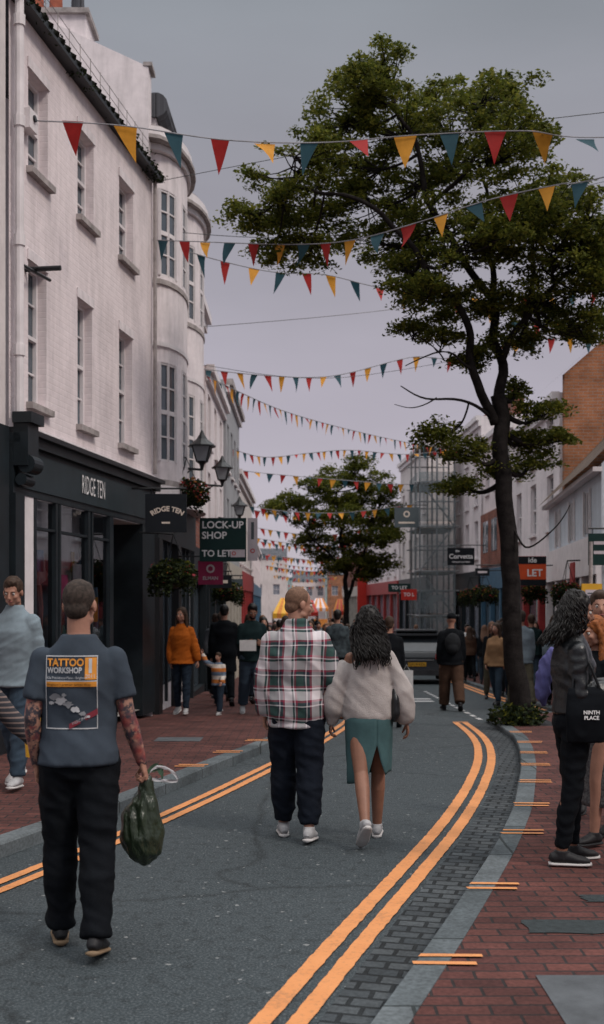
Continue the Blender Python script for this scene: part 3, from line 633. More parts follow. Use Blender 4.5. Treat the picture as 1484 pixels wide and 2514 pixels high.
sign('letting_board',(5.0,25.5,2.42),.92,.66,ORS,[('rect',0,.24,.92,.17,NAVY),('rect',0,-.26,.92,.14,NAVY),('ide',.15,.24,.16,WHITE),('LET',.2,-.05,.22,WHITE)],bracket=None)
sign('to_let_board',(3.75,40,2.0),.55,.38,REDS,[('TO L',0,0,.17,WHITE)],bracket=None)
sign('to_let_board',(3.5,41,2.25),.8,.3,GREEN,[('TO LET',0,0,.17,WHITE)],bracket=None)
sign('hanging_shop_sign',(4.35,27.5,2.45),.34,.18,NAVY,[('rect',0,0,.22,.05,PAL)],bracket='R')
sign('small_shop_sign',(-1.6,22.3,2.12),.45,.25,NAVY,[('rect',0,0,.3,.06,LET)],bracket='L')
sign('small_shop_sign',(-1.55,26,2.0),.4,.5,GRY,[('rect',0,.05,.25,.06,PAL)],bracket='L')
sign('hanging_shop_sign',(4.75,18,2.55),.45,.5,GREEN,[('rect',0,.1,.3,.05,PAL),('rect',0,-.05,.3,.05,PAL)],bracket='R')
e=sign('parking_notice_sign',(4.32,17.0,1.72),.30,.54,YLS,[('rect',0,.0,.2,.36,PAL)],bracket=None)
bb=B(); bb.tube(GREYT,[(0,.05,-1.7),(0,.05,.9)],.03,8)
for zz in (.12,.08,.04,-.02,-.06): bb.quad(GRY,[(-.07,-.034,zz),(.07,-.034,zz),(.07,-.034,zz+.015),(-.07,-.034,zz+.015)])
for k,(m,g) in bb.g.items(): mesh_obj('post',g.V,g.F,m,e)
b=B(); b.box(REDS,3.6,4.2,74,74.1,1.0,3.4); b.tube(BLACK,[(4.4,74.05,3.4),(3.5,74.05,3.4)],.03,6); b.finish('red_banner')
def lantern(x,y,z,s=1.0):
    b=B(); G2=glass_dark('lantern_glass',(.12,.13,.14),.1)
    g=b.geo(G2); v=[];
    for zz,w in ((0,.09),(.26,.16)): v+=[(x-w*s,y-w*s,z+zz*s),(x+w*s,y-w*s,z+zz*s),(x+w*s,y+w*s,z+zz*s),(x-w*s,y+w*s,z+zz*s)]
    g.add(v,[(0,1,2,3),(4,5,6,7),(0,1,5,4),(1,2,6,5),(2,3,7,6),(3,0,4,7)])
    for i in range(4): loft(b.geo(BLACK),[v[i],v[i+4]],[.014*s]*2,seg=6)
    loft(b.geo(BLACK),[(x,y,z+.26*s),(x,y,z+.28*s),(x,y,z+.40*s),(x,y,z+.48*s),(x,y,z+.56*s)],[.25*s,.25*s,.10*s,.05*s,.015*s],seg=12)
    loft(b.geo(BLACK),[(x,y,z-.16*s),(x,y,z-.05*s),(x,y,z)],[.02*s,.05*s,.12*s],seg=8)
    b.tube(BLACK,[(x,y,z-.15*s),(x-.35,y,z-.12*s),(-2.42,y,z-.05*s)],.022,6); b.tube(BLACK,[(x-.2,y,z-.15*s),(-2.42,y,z-.5*s)],.014,6)
    b.finish('wall_lantern')
lantern(-1.80,20.5,4.25,1.0); lantern(-1.68,24,4.3,.9); lantern(-1.7,31,4.1,.9)
def basket(x,y,z,r,n=1100,fl=.12):
    b=B(); leaves_blob(b.geo(LEAF2),(x,y,z),(r,r,r*.62),n,.075); leaves_blob(b.geo(FL_R),(x,y,z+.03),(r*1.03,r*1.03,r*.62),int(n*fl),.06)
    leaves_blob(b.geo(LEAF),(x,y,z+.02),(r,r,r*.6),int(n*.2),.07)
    for k in range(7): a=random.uniform(0,6.3); leaves_blob(b.geo(LEAF2),(x+r*.85*math.cos(a),y+r*.85*math.sin(a),z-r*.5),(.08,.08,.16),60,.06)
    loft(b.geo(BLACK),[(x,y,z-r*.55),(x,y,z-r*.3),(x,y,z)],[.05,r*.5,r*.6],seg=12)
    for k in range(3): a=k*2.1; b.tube(BLACK,[(x+r*.6*math.cos(a),y+r*.6*math.sin(a),z),(x,y,z+.6)],.006,4)
    b.tube(BLACK,[(x,y,z+.6),(x-.5 if x<0 else x+.5,y,z+.62)],.015,5); b.finish('hanging_flower_basket')
basket(-1.90,16.8,2.12,.38,1500,.05); basket(-1.95,19.2,3.55,.42,1500,.30); basket(-1.6,24.5,1.95,.36); basket(4.8,30,1.95,.38); basket(5.3,26,1.95,.3); basket(5.0,21.5,1.9,.32); basket(5.3,36,1.9,.4)
# ------------------------------------------------------------------ bunting
BM=[M('bunting_red',(.42,.032,.030),.8,.15),M('bunting_yellow',(.70,.32,.04),.8,.15),M('bunting_blue',(.03,.085,.11),.8,.15)]
STR=M('cord',(.30,.30,.32),.8)
for m in BM:
    nt=m.node_tree; b_=nt.nodes['Principled BSDF']; t=nt.nodes.new('ShaderNodeBsdfTranslucent'); l=b_.inputs['Base Color'].links[0].from_socket; nt.links.new(l,t.inputs[0])
    mx=nt.nodes.new('ShaderNodeMixShader'); mx.inputs[0].default_value=.35; nt.links.new(b_.outputs[0],mx.inputs[1]); nt.links.new(t.outputs[0],mx.inputs[2]); nt.links.new(mx.outputs[0],nt.nodes['Material Output'].inputs[0])
def bunting(pts,spacing=.6,w=.28,h=.38,c0=0,start=.3,r=.007):
    P=catmull(pts,16); e=empty('bunting_string',P[0]); O=P[0]; gs=[Geo(),Geo(),Geo()]; gc=Geo()
    loft(gc,[p-O for p in P],[r]*len(P),seg=5); acc=0; nxt=start; k=c0
    for i in range(1,len(P)):
        seg=(P[i]-P[i-1]).length
        while acc+seg>nxt:
            t=(nxt-acc)/seg; p=P[i-1].lerp(P[i],t)-O; d=(P[i]-P[i-1]).normalized()
            sw=random.gauss(0,.38); lw=random.gauss(0,.16); ww=w*random.uniform(.8,1.05)
            if random.random()<.15: sw*=2.2
            sw=max(-1.15,min(1.15,sw))
            dn=Vector((lw,math.sin(sw),-math.cos(sw))).normalized()
            cols=5; V=[];F=[]
            tw=random.uniform(-.7,.7); nrm=d.cross(dn).normalized()
            for a in range(cols):
                s=a/(cols-1); half=ww/2*(1-s)
                for q in (-1,0,1): V.append(p+d*(q*half)+dn*(h*s)+nrm*(.03*math.sin(s*3+tw*4)*tw*2 + q*half*tw*s*.8)+d*(.05*tw*s*s))
            for a in range(cols-1):
                for q in (0,1): F.append((a*3+q,a*3+q+1,a*3+q+4,a*3+q+3))
            gs[k%3].add(V,F); k+=1; nxt+=spacing*random.uniform(.93,1.07)
        acc+=seg
    for g_,m,nm in zip(gs,BM,('red_flags','yellow_flags','blue_flags')):
        if g_.F: mesh_obj(nm,g_.V,g_.F,m,e,smooth=True)
    mesh_obj('cord',gc.V,gc.F,STR,e)
bunting([(-3.0,12.85,7.14),(-2.08,13.2,7.23),(-.94,13.7,7.27),(.24,14.2,7.44),(1.51,14.4,7.62),(2.85,14.6,7.75),(3.9,14.8,7.75),(7.5,15.5,8.2)],.60,.29,.41,0,.42,.008)
bunting([(-2.42,18,7.44),(-1.62,17.3,7.19),(-.16,16.2,6.80),(.69,15.4,6.61),(1.52,14.8,6.65),(2.34,14.3,6.76),(3.10,13.8,6.77),(3.55,13.4,6.71),(6,12,6.9)],.47,.24,.33,2,.35,.008)
bunting([(-2.3,19.2,7.75),(-1.55,20,7.74),(-.54,20.5,7.66),(.435,21,7.75),(1.44,21.5,7.66),(2.81,22,7.62),(4.0,22.5,7.75),(6.4,23,8.1)],.52,.22,.40,1,.3,.009)
bunting([(-2.2,25,6.84),(-1.04,26,6.91),(.145,27,7.05),(1.06,27.5,7.24),(2.68,28,7.74),(3.65,28,7.73),(5.48,27,7.93),(6.9,26.7,7.9)],.42,.21,.38,2,.2,.01)
bunting([(3.2,23.5,8.3),(4.55,24,7.65),(5.6,24.3,7.7),(7.2,24.6,7.6)],.55,.22,.38,1,.9,.01)
bunting([(-2.03,24,6.5),(-1.39,26.5,6.58),(-.45,30,6.75),(.97,34,6.99),(2.82,38,7.2),(4.77,42,7.46),(6.1,44,7.53)],.44,.22,.36,0,.2,.01)
bunting([(-2.3,36,6.6),(-1.25,38,6.57),(.26,40,6.97),(1.77,42,7.34),(4.05,44,7.45),(6.2,45,7.8)],.42,.24,.34,0,.2,.012)
bunting([(-2.5,46,7.06),(-1.06,46,6.9),(1.93,46.5,6.7),(4.4,47,6.6),(5.6,48,6.9)],.5,.28,.38,0,.2,.014)
bunting([(-2.6,44.5,5.6),(-.9,45,5.35),(1.24,45.5,5.3),(3.0,45.5,5.45),(4.7,45.5,5.7)],.45,.25,.36,1,.2,.012)
for y,z in ((58,6.3),(66,5.9),(72,5.6),(80,5.8),(88,5.2),(96,5.6),(106,4.9),(112,6.2),(118,5.2),(126,5.9),(132,4.6),(140,5.6),(146,5.0),(155,6.2),(160,4.2)):
    bunting([(-3.4,y,z+.3),(-.5,y+1,z-.1),(1.5,y+1,z-.2),(4.3,y,z+.2)],.5,.32,.48,random.randint(0,2),.2,.016)
b=B(); 
for P in ([(-2.4,17.9,8.3),(1.5,16.5,8.45),(7,15,8.5)],[(-2.3,22,7.0),(2,24,7.9),(6.5,25,8.9)],[(-2.3,24.8,6.9),(1,27,7.05),(6.5,28,8.2)],[(-2.4,19,7.9),(1,20,8.2),(7,21,9.8)]): b.tube(BLACK,[tuple(q) for q in catmull(P,8)],.006,4)
b.finish('overhead_cables')
# ------------------------------------------------------------------ trees
def leaf_array(centers,radii,counts,size,rng):
    Vs=[]
    for c,r,n in zip(centers,radii,counts):
        d=rng.normal(size=(n,3)); d/=np.linalg.norm(d,axis=1)[:,None]; q=rng.random(n)**.75*1.1
        p=np.array(c)+d*np.array(r)*q[:,None]
        p[:,2]-=.25*((p[:,0]-c[0])**2+(p[:,1]-c[1])**2)/max(r[0],.05)*1.0
        a=rng.normal(size=(n,3)); a[:,2]*=.5; a/=np.linalg.norm(a,axis=1)[:,None]
        t=rng.normal(size=(n,3)); t[:,2]*=.6; t-=a*(t*a).sum(1)[:,None]; t/=np.linalg.norm(t,axis=1)[:,None]
        s=(size*rng.uniform(.6,1.4,n))[:,None]
        Vs.append(np.stack([p-a*s*.5,p+t*s*.24,p+a*s*.5,p-t*s*.24],1))
    V=np.concatenate(Vs).reshape(-1,3); return V
def quads_obj(name,V,mat,parent):
    n=len(V)//4; me=bpy.data.meshes.new(name); me.vertices.add(len(V)); me.vertices.foreach_set('co',V.ravel())
    me.loops.add(4*n); me.loops.foreach_set('vertex_index',np.arange(4*n,dtype=np.int32)); me.polygons.add(n)
    me.polygons.foreach_set('loop_start',np.arange(0,4*n,4,dtype=np.int32)); me.polygons.foreach_set('loop_total',np.full(n,4,dtype=np.int32))
    me.materials.append(mat); me.update(calc_edges=True); return link(bpy.data.objects.new(name,me),parent)
def wiggle(P,amp,n=6):
    out=catmull(P,n)
    return [p+Vector((noise.noise(p*1.7),noise.noise(p*1.7+Vector((7,3,1))),noise.noise(p*1.9+Vector((1,9,4)))*.5))*amp*min(1,i/4) for i,p in enumerate(out)]
def tree(name,base,stems,blobs,leaf_n,pads,size,mat,yspread=1.0,seed=3,padr=.30,twigr=.012,flat=.42):
    rng=np.random.default_rng(seed); e=empty(name,base); O=Vector(base); gb=Geo(); nodes=[]
    for P,r0,r1 in stems:
        W=wiggle(P,.12); n=len(W); rs=[r0+(r1-r0)*(i/(n-1))**.8 for i in range(n)]
        if P[0][2]<gr(base[0],base[1])+.3:
            rs=[r*(1+.5*math.exp(-i*.9)) for i,r in enumerate(rs)]
        loft(gb,[w-O for w in W],rs,seg=10)
        nodes+= [(w,r) for w,r in zip(W,rs)][n//3:]
    C=[];Rd=[];N=[]
    for (x,y,z,rx,rz) in blobs:
        c=Vector((x,y,z)); j=min(nodes,key=lambda q:(q[0]-c).length+max(0,q[0].z-c.z)*.8)
        mid=(j[0]+c)/2+Vector((0,0,-.15)); W=wiggle([j[0],mid,c],.10,5); r0=min(j[1]*.7,.045+.01*(j[0]-c).length); loft(gb,[w-O for w in W],[r0+(twigr-r0)*i/(len(W)-1) for i in range(len(W))],seg=7)
        k=max(3,int(pads*rx/.65))
        for _ in range(k):
            d=rng.normal(size=3); d/=np.linalg.norm(d); q=rng.random()**.4*1.15
            p=c+Vector((d[0]*rx*q,d[1]*rx*q*yspread,d[2]*rz*q))
            pr=padr*rng.uniform(.45,1.25); C.append(tuple(p-O)); Rd.append((pr,pr,pr*flat)); N.append(int(leaf_n*(pr/padr)**1.6))
            j2=W[rng.integers(len(W)//2,len(W))]; W2=[j2-O,(j2+p)/2-O+Vector((0,0,-.03)),p-O]; loft(gb,W2,[twigr,twigr*.7,twigr*.3],seg=5)
    mesh_obj('trunk_and_branches',gb.V,gb.F,BARK,e,smooth=True)
    quads_obj('foliage',leaf_array(C,Rd,N,size,rng),mat,e); return e
g0=gr(3.2,16.5)
T=16.5
stems=[([(3.2,T,g0-.1),(3.08,T,1.4),(2.96,T,3.0),(2.86,T,4.2),(2.84,T,4.7)],.155,.105),
 ([(2.84,T,4.6),(2.90,T+.1,5.3),(2.75,T,6.0),(2.3,T,6.7),(1.85,T-.2,7.4),(1.6,T-.3,8.1),(1.3,T-.3,8.9)],.085,.025),
 ([(2.80,T,4.3),(2.42,T-.3,4.95),(2.35,T-.5,5.6),(1.8,T-.6,6.3),(1.3,T-.7,6.9),(.6,T-.8,7.3),(-.2,T-.8,7.4)],.075,.02),
 ([(2.75,T,6.0),(2.75,T+.2,6.6),(2.8,T+.5,7.4),(2.7,T+.6,8.3)],.06,.02),
 ([(2.88,T,5.2),(3.2,T-.2,5.8),(3.7,T-.2,6.3),(4.1,T,6.6)],.06,.02),
 ([(3.2,T-.2,5.8),(3.35,T,6.6),(3.4,T+.2,7.6)],.05,.02),
 ([(2.86,T,4.3),(2.3,T-.3,4.55),(1.75,T-.4,4.60),(1.4,T-.5,4.75)],.032,.007),
 ([(2.4,T-.4,5.0),(1.9,T-.6,5.2),(1.5,T-.6,5.0)],.022,.006),
 ([(1.9,T-.4,4.6),(1.6,T-.5,4.45),(1.35,T-.5,4.5)],.012,.004),([(2.0,T-.5,5.1),(1.7,T-.5,5.4),(1.35,T-.5,5.5)],.012,.004),
 ([(2.96,T,3.0),(3.2,T-.2,2.5),(3.5,T-.3,2.75),(3.8,T-.3,3.1)],.02,.006),
 ([(1.85,T-.2,7.4),(2.4,T-.5,7.9),(2.6,T-.6,8.6)],.04,.015)]
bl=[(1.17,9.52,.34,.22),(.81,9.12,.62,.28),(2.0,9.16,.62,.32),(2.75,8.98,.4,.25),(.60,8.70,.62,.28),(1.5,8.62,.8,.34),(2.5,8.62,.75,.34),(3.15,8.42,.5,.32),(.68,8.15,.55,.26),(1.7,8.02,.7,.3),(-.1,7.82,.6,.24),(-.35,7.42,.55,.26),(-.72,7.14,.34,.16),(.22,7.52,.75,.3),(.93,7.68,.65,.32),(2.7,7.86,.8,.32),(3.42,7.85,.45,.3),(1.25,7.18,.65,.24),(.1,6.92,.5,.16),(2.1,7.25,.8,.3),(3.2,7.25,.75,.3),(3.95,6.95,.5,.32),(1.52,6.58,.45,.24),(2.3,6.60,.65,.26),(3.5,6.62,.7,.3),(4.2,6.25,.5,.3),(1.72,6.05,.42,.2),(2.55,6.02,.6,.22),(3.45,6.12,.6,.22),(4.3,5.9,.45,.22),(1.62,5.72,.25,.1),(3.1,5.55,.4,.14),(3.5,4.52,.3,.13),(3.75,4.15,.25,.13),(2.05,4.2,.32,.15),(2.45,3.85,.36,.18),(3.45,3.8,.34,.18),(2.35,3.5,.28,.12),(3.3,4.15,.25,.1),(2.9,3.65,.22,.12),(.35,8.35,.3,.14),(2.0,5.5,.25,.1),
 (3.3,6.9,.6,.3),(2.8,6.8,.5,.3),(2.0,6.3,.5,.2),(4.0,6.6,.5,.3),(4.4,6.9,.4,.3),(3.7,7.5,.4,.25),(-.45,6.98,.3,.12),(2.2,8.3,.6,.3),(1.0,8.95,.4,.2),(3.9,5.6,.35,.15),(3.7,5.9,.4,.2),(2.5,5.3,.3,.14),(3.2,4.9,.25,.1)]
random.seed(11)
blobs=[(x,T+random.uniform(-1.1,1.1)*min(1,rx*1.6),z,rx*1.05,rz*1.05) for x,z,rx,rz in bl]
tree('robinia_tree',(3.2,T,g0),stems,blobs,150,25,.066,LEAF,1.3,3,.24)
b=B(); leaves_blob(b.geo(LEAF2),(3.1,16.4,g0+.12),(.45,.4,.2),900,.08); leaves_blob(b.geo(LEAF),(3.1,16.4,g0+.14),(.42,.4,.2),250,.07); b.box(BLACK,2.85,3.65,15.9,17.0,g0-.05,g0+.012); b.finish('tree_pit_planting')
g1=gr(2.0,50)
T2=50
stems=[([(2.0,T2,g1-.1),(1.95,T2,1.5),(1.9,T2,3.2),(1.7,T2,4.6),(1.5,T2,6.6)],.15,.05),([(1.95,T2,1.8),(2.5,T2,3.2),(3.0,T2,4.8)],.1,.03),([(1.9,T2,3.0),(1.0,T2-.3,4.0),(.2,T2-.4,4.8)],.08,.02)]
bl=[(2.6,7.75,.7,.4),(1.6,7.3,.9,.4),(3.0,7.1,.9,.4),(.6,6.8,.8,.35),(3.6,6.5,.8,.4),(-.3,6.2,.9,.35),(1.2,6.3,1.0,.45),(2.4,6.3,1.0,.45),(-1.0,5.85,.6,.25),(.4,5.4,.9,.4),(1.8,5.4,1.0,.45),(3.1,5.5,1.0,.45),(4.0,5.6,.6,.3),(.6,4.6,.8,.35),(2.0,4.5,1.0,.4),(3.3,4.5,.9,.4),(.9,3.9,.6,.3),(2.3,3.7,.9,.4),(3.4,3.5,.8,.35),(1.5,3.3,.6,.25),(4.0,4.9,.5,.3),(2.9,3.0,.6,.25)]
blobs=[(x,T2+random.uniform(-1.3,1.3),z,rx,rz) for x,z,rx,rz in bl]
tree('street_tree',(2.0,T2,g1),stems,blobs,110,20,.13,LEAF,1.2,5,.42,.02,.5)
# ------------------------------------------------------------------ people
def hand(g,W,d,pn,side_sign,curl=.35,gap=.0205,s=1.0):
    W=Vector(W); d=Vector(d).normalized(); pn=Vector(pn); pn=(pn-d*pn.dot(d)).normalized(); sd=d.cross(pn).normalized()
    loft(g,[W-d*.02,W+d*.01*s,W+d*.045*s,W+d*.09*s],[.024,.027*s,.039*s,.037*s],[.019,.017*s,.016*s,.012*s],side=sd,seg=12)
    ln=[.066,.076,.072,.056]
    for i,o in enumerate((1.5,.5,-.5,-1.5)):
        p=W+d*(.085-.004*abs(o))*s+sd*(o*gap*s)*side_sign; pts=[p-d*.01]; a=0; L=ln[i]*s
        for k,fr_ in enumerate((.42,.32,.26)):
            a+=curl*(1.0+.08*i+.15*k); dd=d*math.cos(a)+pn*math.sin(a); p=p+dd*L*fr_; pts.append(p.copy())
        limb(g,pts,[.0095*s,.0088*s,.0080*s,.0066*s],side=sd,seg=8)
    p=W+d*.022*s+sd*.026*s*side_sign; t=(d*.65+sd*.62*side_sign+pn*.35).normalized(); t2=(d*.85+sd*.25*side_sign+pn*(.3+curl*.6)).normalized()
    limb(g,[p,p+t*.036*s,p+t*.036*s+t2*.03*s,p+t*.036*s+t2*.055*s],[.015*s,.012*s,.010*s,.008*s],side=sd,seg=8)
def person(name,loc,heading=0,H=1.78,fem=False,legs=((12,8,3),(-12,14,3)),arms=None,head=(0,0),top=None,bottom=None,shoe=None,hair=None,skin=None,q='lo',beard=False,tattoo=False,hand_curl=(.4,.4),bulk=1.0,pn=None,zoff=0):
    hi=q=='hi'; vb=.0075 if hi else .016; vg=.010 if hi else .02; skin=skin or SKIN
    top=top or {}; bottom=bottom or {}
    hipx=.088; shx=.142 if fem else .165*bulk
    def legpts(sg,th,kn,ab,pit=None):
        hip=Vector((sg*hipx,0,.93)); t=R(th); k=R(th-kn); a=R(ab)*sg
        K=hip+Vector((math.sin(a),math.sin(t),-math.cos(t)))*.43; A=K+Vector((math.sin(a)*.5,math.sin(k),-math.cos(k)))*.42
        pr=R(pit if pit is not None else max(-65,min(15,(th-kn)*.9 if th-kn<-10 else max(0,th-kn)*.5)))
        f=Vector((math.sin(R(8))*sg,math.cos(pr),math.sin(pr))).normalized(); u=Vector((0,-math.sin(pr),math.cos(pr)))
        return [hip,K,A,f,u]
    LG=[legpts(-1,*legs[0]),legpts(1,*legs[1])]
    low=min(min((l[2]-l[3]*.07-l[4]*.09).z,(l[2]+l[3]*.17-l[4]*.09).z) for l in LG)
    for l in LG:
        for i in range(3): l[i]=l[i]-Vector((0,0,low))
    dz=-low
    arms=arms or (((-.14,-.1,-1),(-.02,.12,-1)),((.14,.1,-1),(.02,.3,-1)))
    AR=[]
    for sg,(u,f) in zip((-1,1),arms):
        S=Vector((sg*shx,-.005,1.408+dz)); E=S+Vector(u).normalized()*.285; W=E+Vector(f).normalized()*.25; AR.append([S,E,W,Vector(f).normalized()])
    e=empty(name,(loc[0],loc[1],gr(loc[0],loc[1])+zoff),heading,H/1.8)
    wr=.128 if fem else .15; 
    TR=[(.84,.13,.095,0),(.90,.165,.115,-.005),(.96,.172 if fem else .165,.118,-.012),(1.08,wr,.095,0),(1.2,.145 if fem else .162,.108,.008),(1.32,.152 if fem else .175,.116,.0),(1.40,.140 if fem else .165,.100,-.008),(1.45,.118 if fem else .135,.086,-.012),(1.49,.085 if fem else .098,.072,-.012),(1.525,.060,.058,-.010)]
    TR=[(z,rx*(bulk if z<1.45 else 1),ry*(bulk if z<1.45 else 1),y) for z,rx,ry,y in TR]
    g=Geo(); loft(g,[(0,y,z+dz) for z,rx,ry,y in TR],[r[1] for r in TR],[r[2] for r in TR],seg=20)
    HC=Vector((0,.012,1.682+dz)); pv=HC+Vector((0,-.01,-.09))
    Rm=Matrix.Rotation(R(head[0]),3,'Z')@Matrix.Rotation(R(head[1]),3,'X')
    hp=lambda x,y,z: pv+Rm@(HC+Vector((x,y,z))-pv)
    nk=.046 if fem else .057
    loft(g,[(0,-.01,1.46+dz),(0,-.008,1.54+dz),hp(0,-.02,-.07),hp(0,-.015,0)],[nk*1.3,nk,nk*.97,nk*.9],seg=14)
    for S,E,W,f in AR:
        k=.82 if fem else 1; ellipsoid(g,S,.056*k)
        limb(g,[S,S.lerp(E,.4),E,E.lerp(W,.3),W],[.052*k,.05*k,.040*k,.042*k,.027*k])
    for (h,K,A,f,u) in LG:
        limb(g,[h+Vector((0,0,-.03)),h.lerp(K,.4),K,K.lerp(A,.3)+Vector((0,-.012,0)),A],[.088,.078,.055,.056,.036])
    sk=lambda c,r: ellipsoid(g,hp(*c),r,rot=Rm,seg=18,rings=12)
    sk((0,-.014,.03),(.075,.094,.088)); sk((0,.028,-.03),(.060,.062,.078)); sk((0,.055,-.088),(.030,.026,.024)); sk((0,.074,.022),(.048,.017,.012))
    for s in (-1,1): sk((s*.036,.062,-.03),(.022,.024,.02)); sk((s*.078,-.008,-.012),(.011,.020,.032)); sk((s*.045,.015,-.075),(.02,.035,.022))
    loft(g,[hp(0,.088,.012),hp(0,.104,-.012),hp(0,.116,-.032),hp(0,.095,-.042)],[.009,.011,.016,.014],side=Rm@Vector((1,0,0)),seg=10); sk((0,.088,-.064),(.023,.010,.008))
    body=remesh('body',g,vb,skin,e,smooth=3)
    if tattoo:
        me=body.data; me.materials.append(TSK)
        mi=[1 if abs(p.center.x)>.15 and p.center.z<1.38+dz and p.center.z>.6 else 0 for p in me.polygons]; me.polygons.foreach_set('material_index',mi)
    ge=Geo(); gi=Geo(); gb_=Geo()
    for s in (-1,1):
        ellipsoid(ge,hp(s*.031,.076,.0),.0125,seg=10,rings=8); ellipsoid(gi,hp(s*.031,.0845,.0),.0062,seg=8,rings=6)
        loft(gb_,[hp(s*.016,.092,.016),hp(s*.032,.091,.021),hp(s*.048,.080,.015)],[.003,.004,.002],seg=6)
    mesh_obj('eyes',ge.V,ge.F,M('eye_white',(.6,.58,.55)),e,True); mesh_obj('irises',gi.V,gi.F,M('iris',(.04,.025,.02),.2),e,True)
    hm=hair['mat'] if hair else BLACK; mesh_obj('eyebrows',gb_.V,gb_.F,hm,e,True)
    gl_=Geo(); ellipsoid(gl_,hp(0,.0945,-.064),(.021,.006,.0065),rot=Rm); mesh_obj('lips',gl_.V,gl_.F,M('lips',(.35,.12,.11),.4),e,True)
    gh=Geo(); pns=pn or ((1,0,0),(-1,0,0))
    for i,(S,E,W,f) in enumerate(AR): hand(gh,W,f,pns[i],(-1,1)[i],hand_curl[i],s=.9 if fem else 1.0)
    if hi: remesh('hands',gh,.0034,skin,e,smooth=1)
    else: mesh_obj('hands',gh.V,gh.F,skin,e,True)
    kind=hair['kind'] if hair else 'none'; g=Geo()
    if kind in('short','shaved','crop','long','curly','bun'):
        o=.006 if kind in('short','long','curly') else 0
        ellipsoid(g,hp(0,-.022,.034+o),(.079+o*.6,.092+o*.5,.091+o),rot=Rm,seg=20,rings=14)
        ellipsoid(g,hp(0,-.055,-.025),(.062,.055,.055),rot=Rm)
        if kind=='short': ellipsoid(g,hp(0,.02,.088),(.06,.062,.04),rot=Rm)
        if kind=='crop': ellipsoid(g,hp(0,.015,.085),(.058,.062,.036),rot=Rm)
    if kind=='long':
        loft(g,[hp(0,-.03,.09),hp(0,-.04,0),hp(0,-.055,-.1),Vector((0,-.085,1.47+dz)),Vector((0,-.11,1.38+dz)),Vector((0,-.12,1.28+dz))],[.06,.09,.095,.11,.10,.05],[.05,.07,.06,.045,.035,.02],seg=16)
        for s in (-1,1): loft(g,[hp(s*.05,.02,.09),hp(s*.085,.0,.0),hp(s*.09,.0,-.1),Vector((s*.10,.03,1.42+dz)),Vector((s*.10,.07,1.32+dz))],[.02,.022,.025,.03,.012],seg=10)
    if kind=='curly':
        ex=hair.get('len',1.38)
        loft(g,[hp(0,-.02,.13),hp(0,-.03,.09),hp(0,-.035,0),hp(0,-.05,-.1),Vector((0,-.085,1.52+dz)),Vector((0,-.11,ex+.10+dz)),Vector((0,-.125,ex+.05+dz))],[.03,.07,.09,.095,.09,.07,.03],[.03,.07,.075,.065,.05,.035,.02],seg=18)
    if g.F: remesh('hair',g,.008 if hi else .016,hm,e,smooth=2,wr=(.002 if kind in('shaved','crop') else .007 if kind!='curly' else .012),wscale=(30,30,20))
    if kind=='curly':
        gs=Geo(); rr=random.Random(5); ex=hair.get('len',1.38)
        for _ in range(560 if hi else 60):
            a=rr.uniform(math.pi*.95,math.pi*2.05) if rr.random()<.85 else rr.uniform(0,2*math.pi)
            x0,y0=math.cos(a),math.sin(a); z0=rr.uniform(.0,.13); w=math.sqrt(max(0.05,1-(z0/.15)**2)); L=rr.uniform(.2,.44 if y0<0.3 else .25)
            pts=[];ph=rr.uniform(0,6); am=rr.uniform(.006,.015); fq=rr.uniform(14,24); wd_=rr.uniform(.01,.05); cut=ex+rr.uniform(-.05,.09)
            n=22
            for i in range(n):
                t=i/(n-1); zz=z0-t*L; k=1+.16*math.sin(min(1,t*1.2)*math.pi*.6)
                x=x0*(.083*w+(wd_*min(1,t*2.2)))*k; y=-.03+y0*(.083*w+.025*min(1,t*2))
                if zz<-.10: y-=.08*min(1,(-.10-zz)*6)
                if zz+HC.z<cut+dz: break
                pts.append(hp(x+am*math.cos(ph+t*fq),y+am*math.sin(ph+t*fq),zz))
            if len(pts)>4: loft(gs,pts,[.0052*(1-.5*i/len(pts)) for i in range(len(pts))],seg=4)
        mesh_obj('curls',gs.V,gs.F,hm,e,True)
    if kind=='hat':
        ellipsoid(g,hp(0,-.015,.06),(.088,.102,.08),rot=Rm); loft(g,[hp(0,.06,.05),hp(0,.15,.045)],[.07,.05],[.01,.006],seg=12); remesh('hat',g,.012,hm,e,3)
    if beard:
        g=Geo(); ellipsoid(g,hp(0,.045,-.075),(.052,.052,.045),rot=Rm); remesh('beard',g,.01,hm,e,2,.004,(40,40,40))
    # --- top garment
    lo=top.get('loose',.018); hem=top.get('hem',.92); sl=top.get('sleeve',1.0); g=Geo()
    rings=top.get('rings')
    if not rings:
        rings=[(z,rx+lo*(1 if z<1.38 else .6),ry+lo*(1 if z<1.38 else .6),y) for z,rx,ry,y in TR if z>hem+.03 and z<1.5]
        z,rx,ry,y=rings[0]; rings=[(hem,max(rx,.165*bulk)+lo*.6,max(ry,.115)+lo*.6,y)]+[(a,max(b_,.155*bulk+lo if a<1.15 and not fem else b_),max(c,.10*bulk+lo*.6) if a<1.35 else c,d) for a,b_,c,d in rings]
        col=top.get('collar',1.53); rings.append((min(col,1.53),nk+.016+.3*lo,nk+.016,-.01))
        if col>1.55: rings.append((col,nk+.016,nk+.018,-.012))
    loft(g,[(y2[4] if len(y2)>4 else 0,y2[3],y2[0]+dz) for y2 in rings],[r[1] for r in rings],[r[2] for r in rings],seg=24)
    sr=top.get('sl_r',1.0)
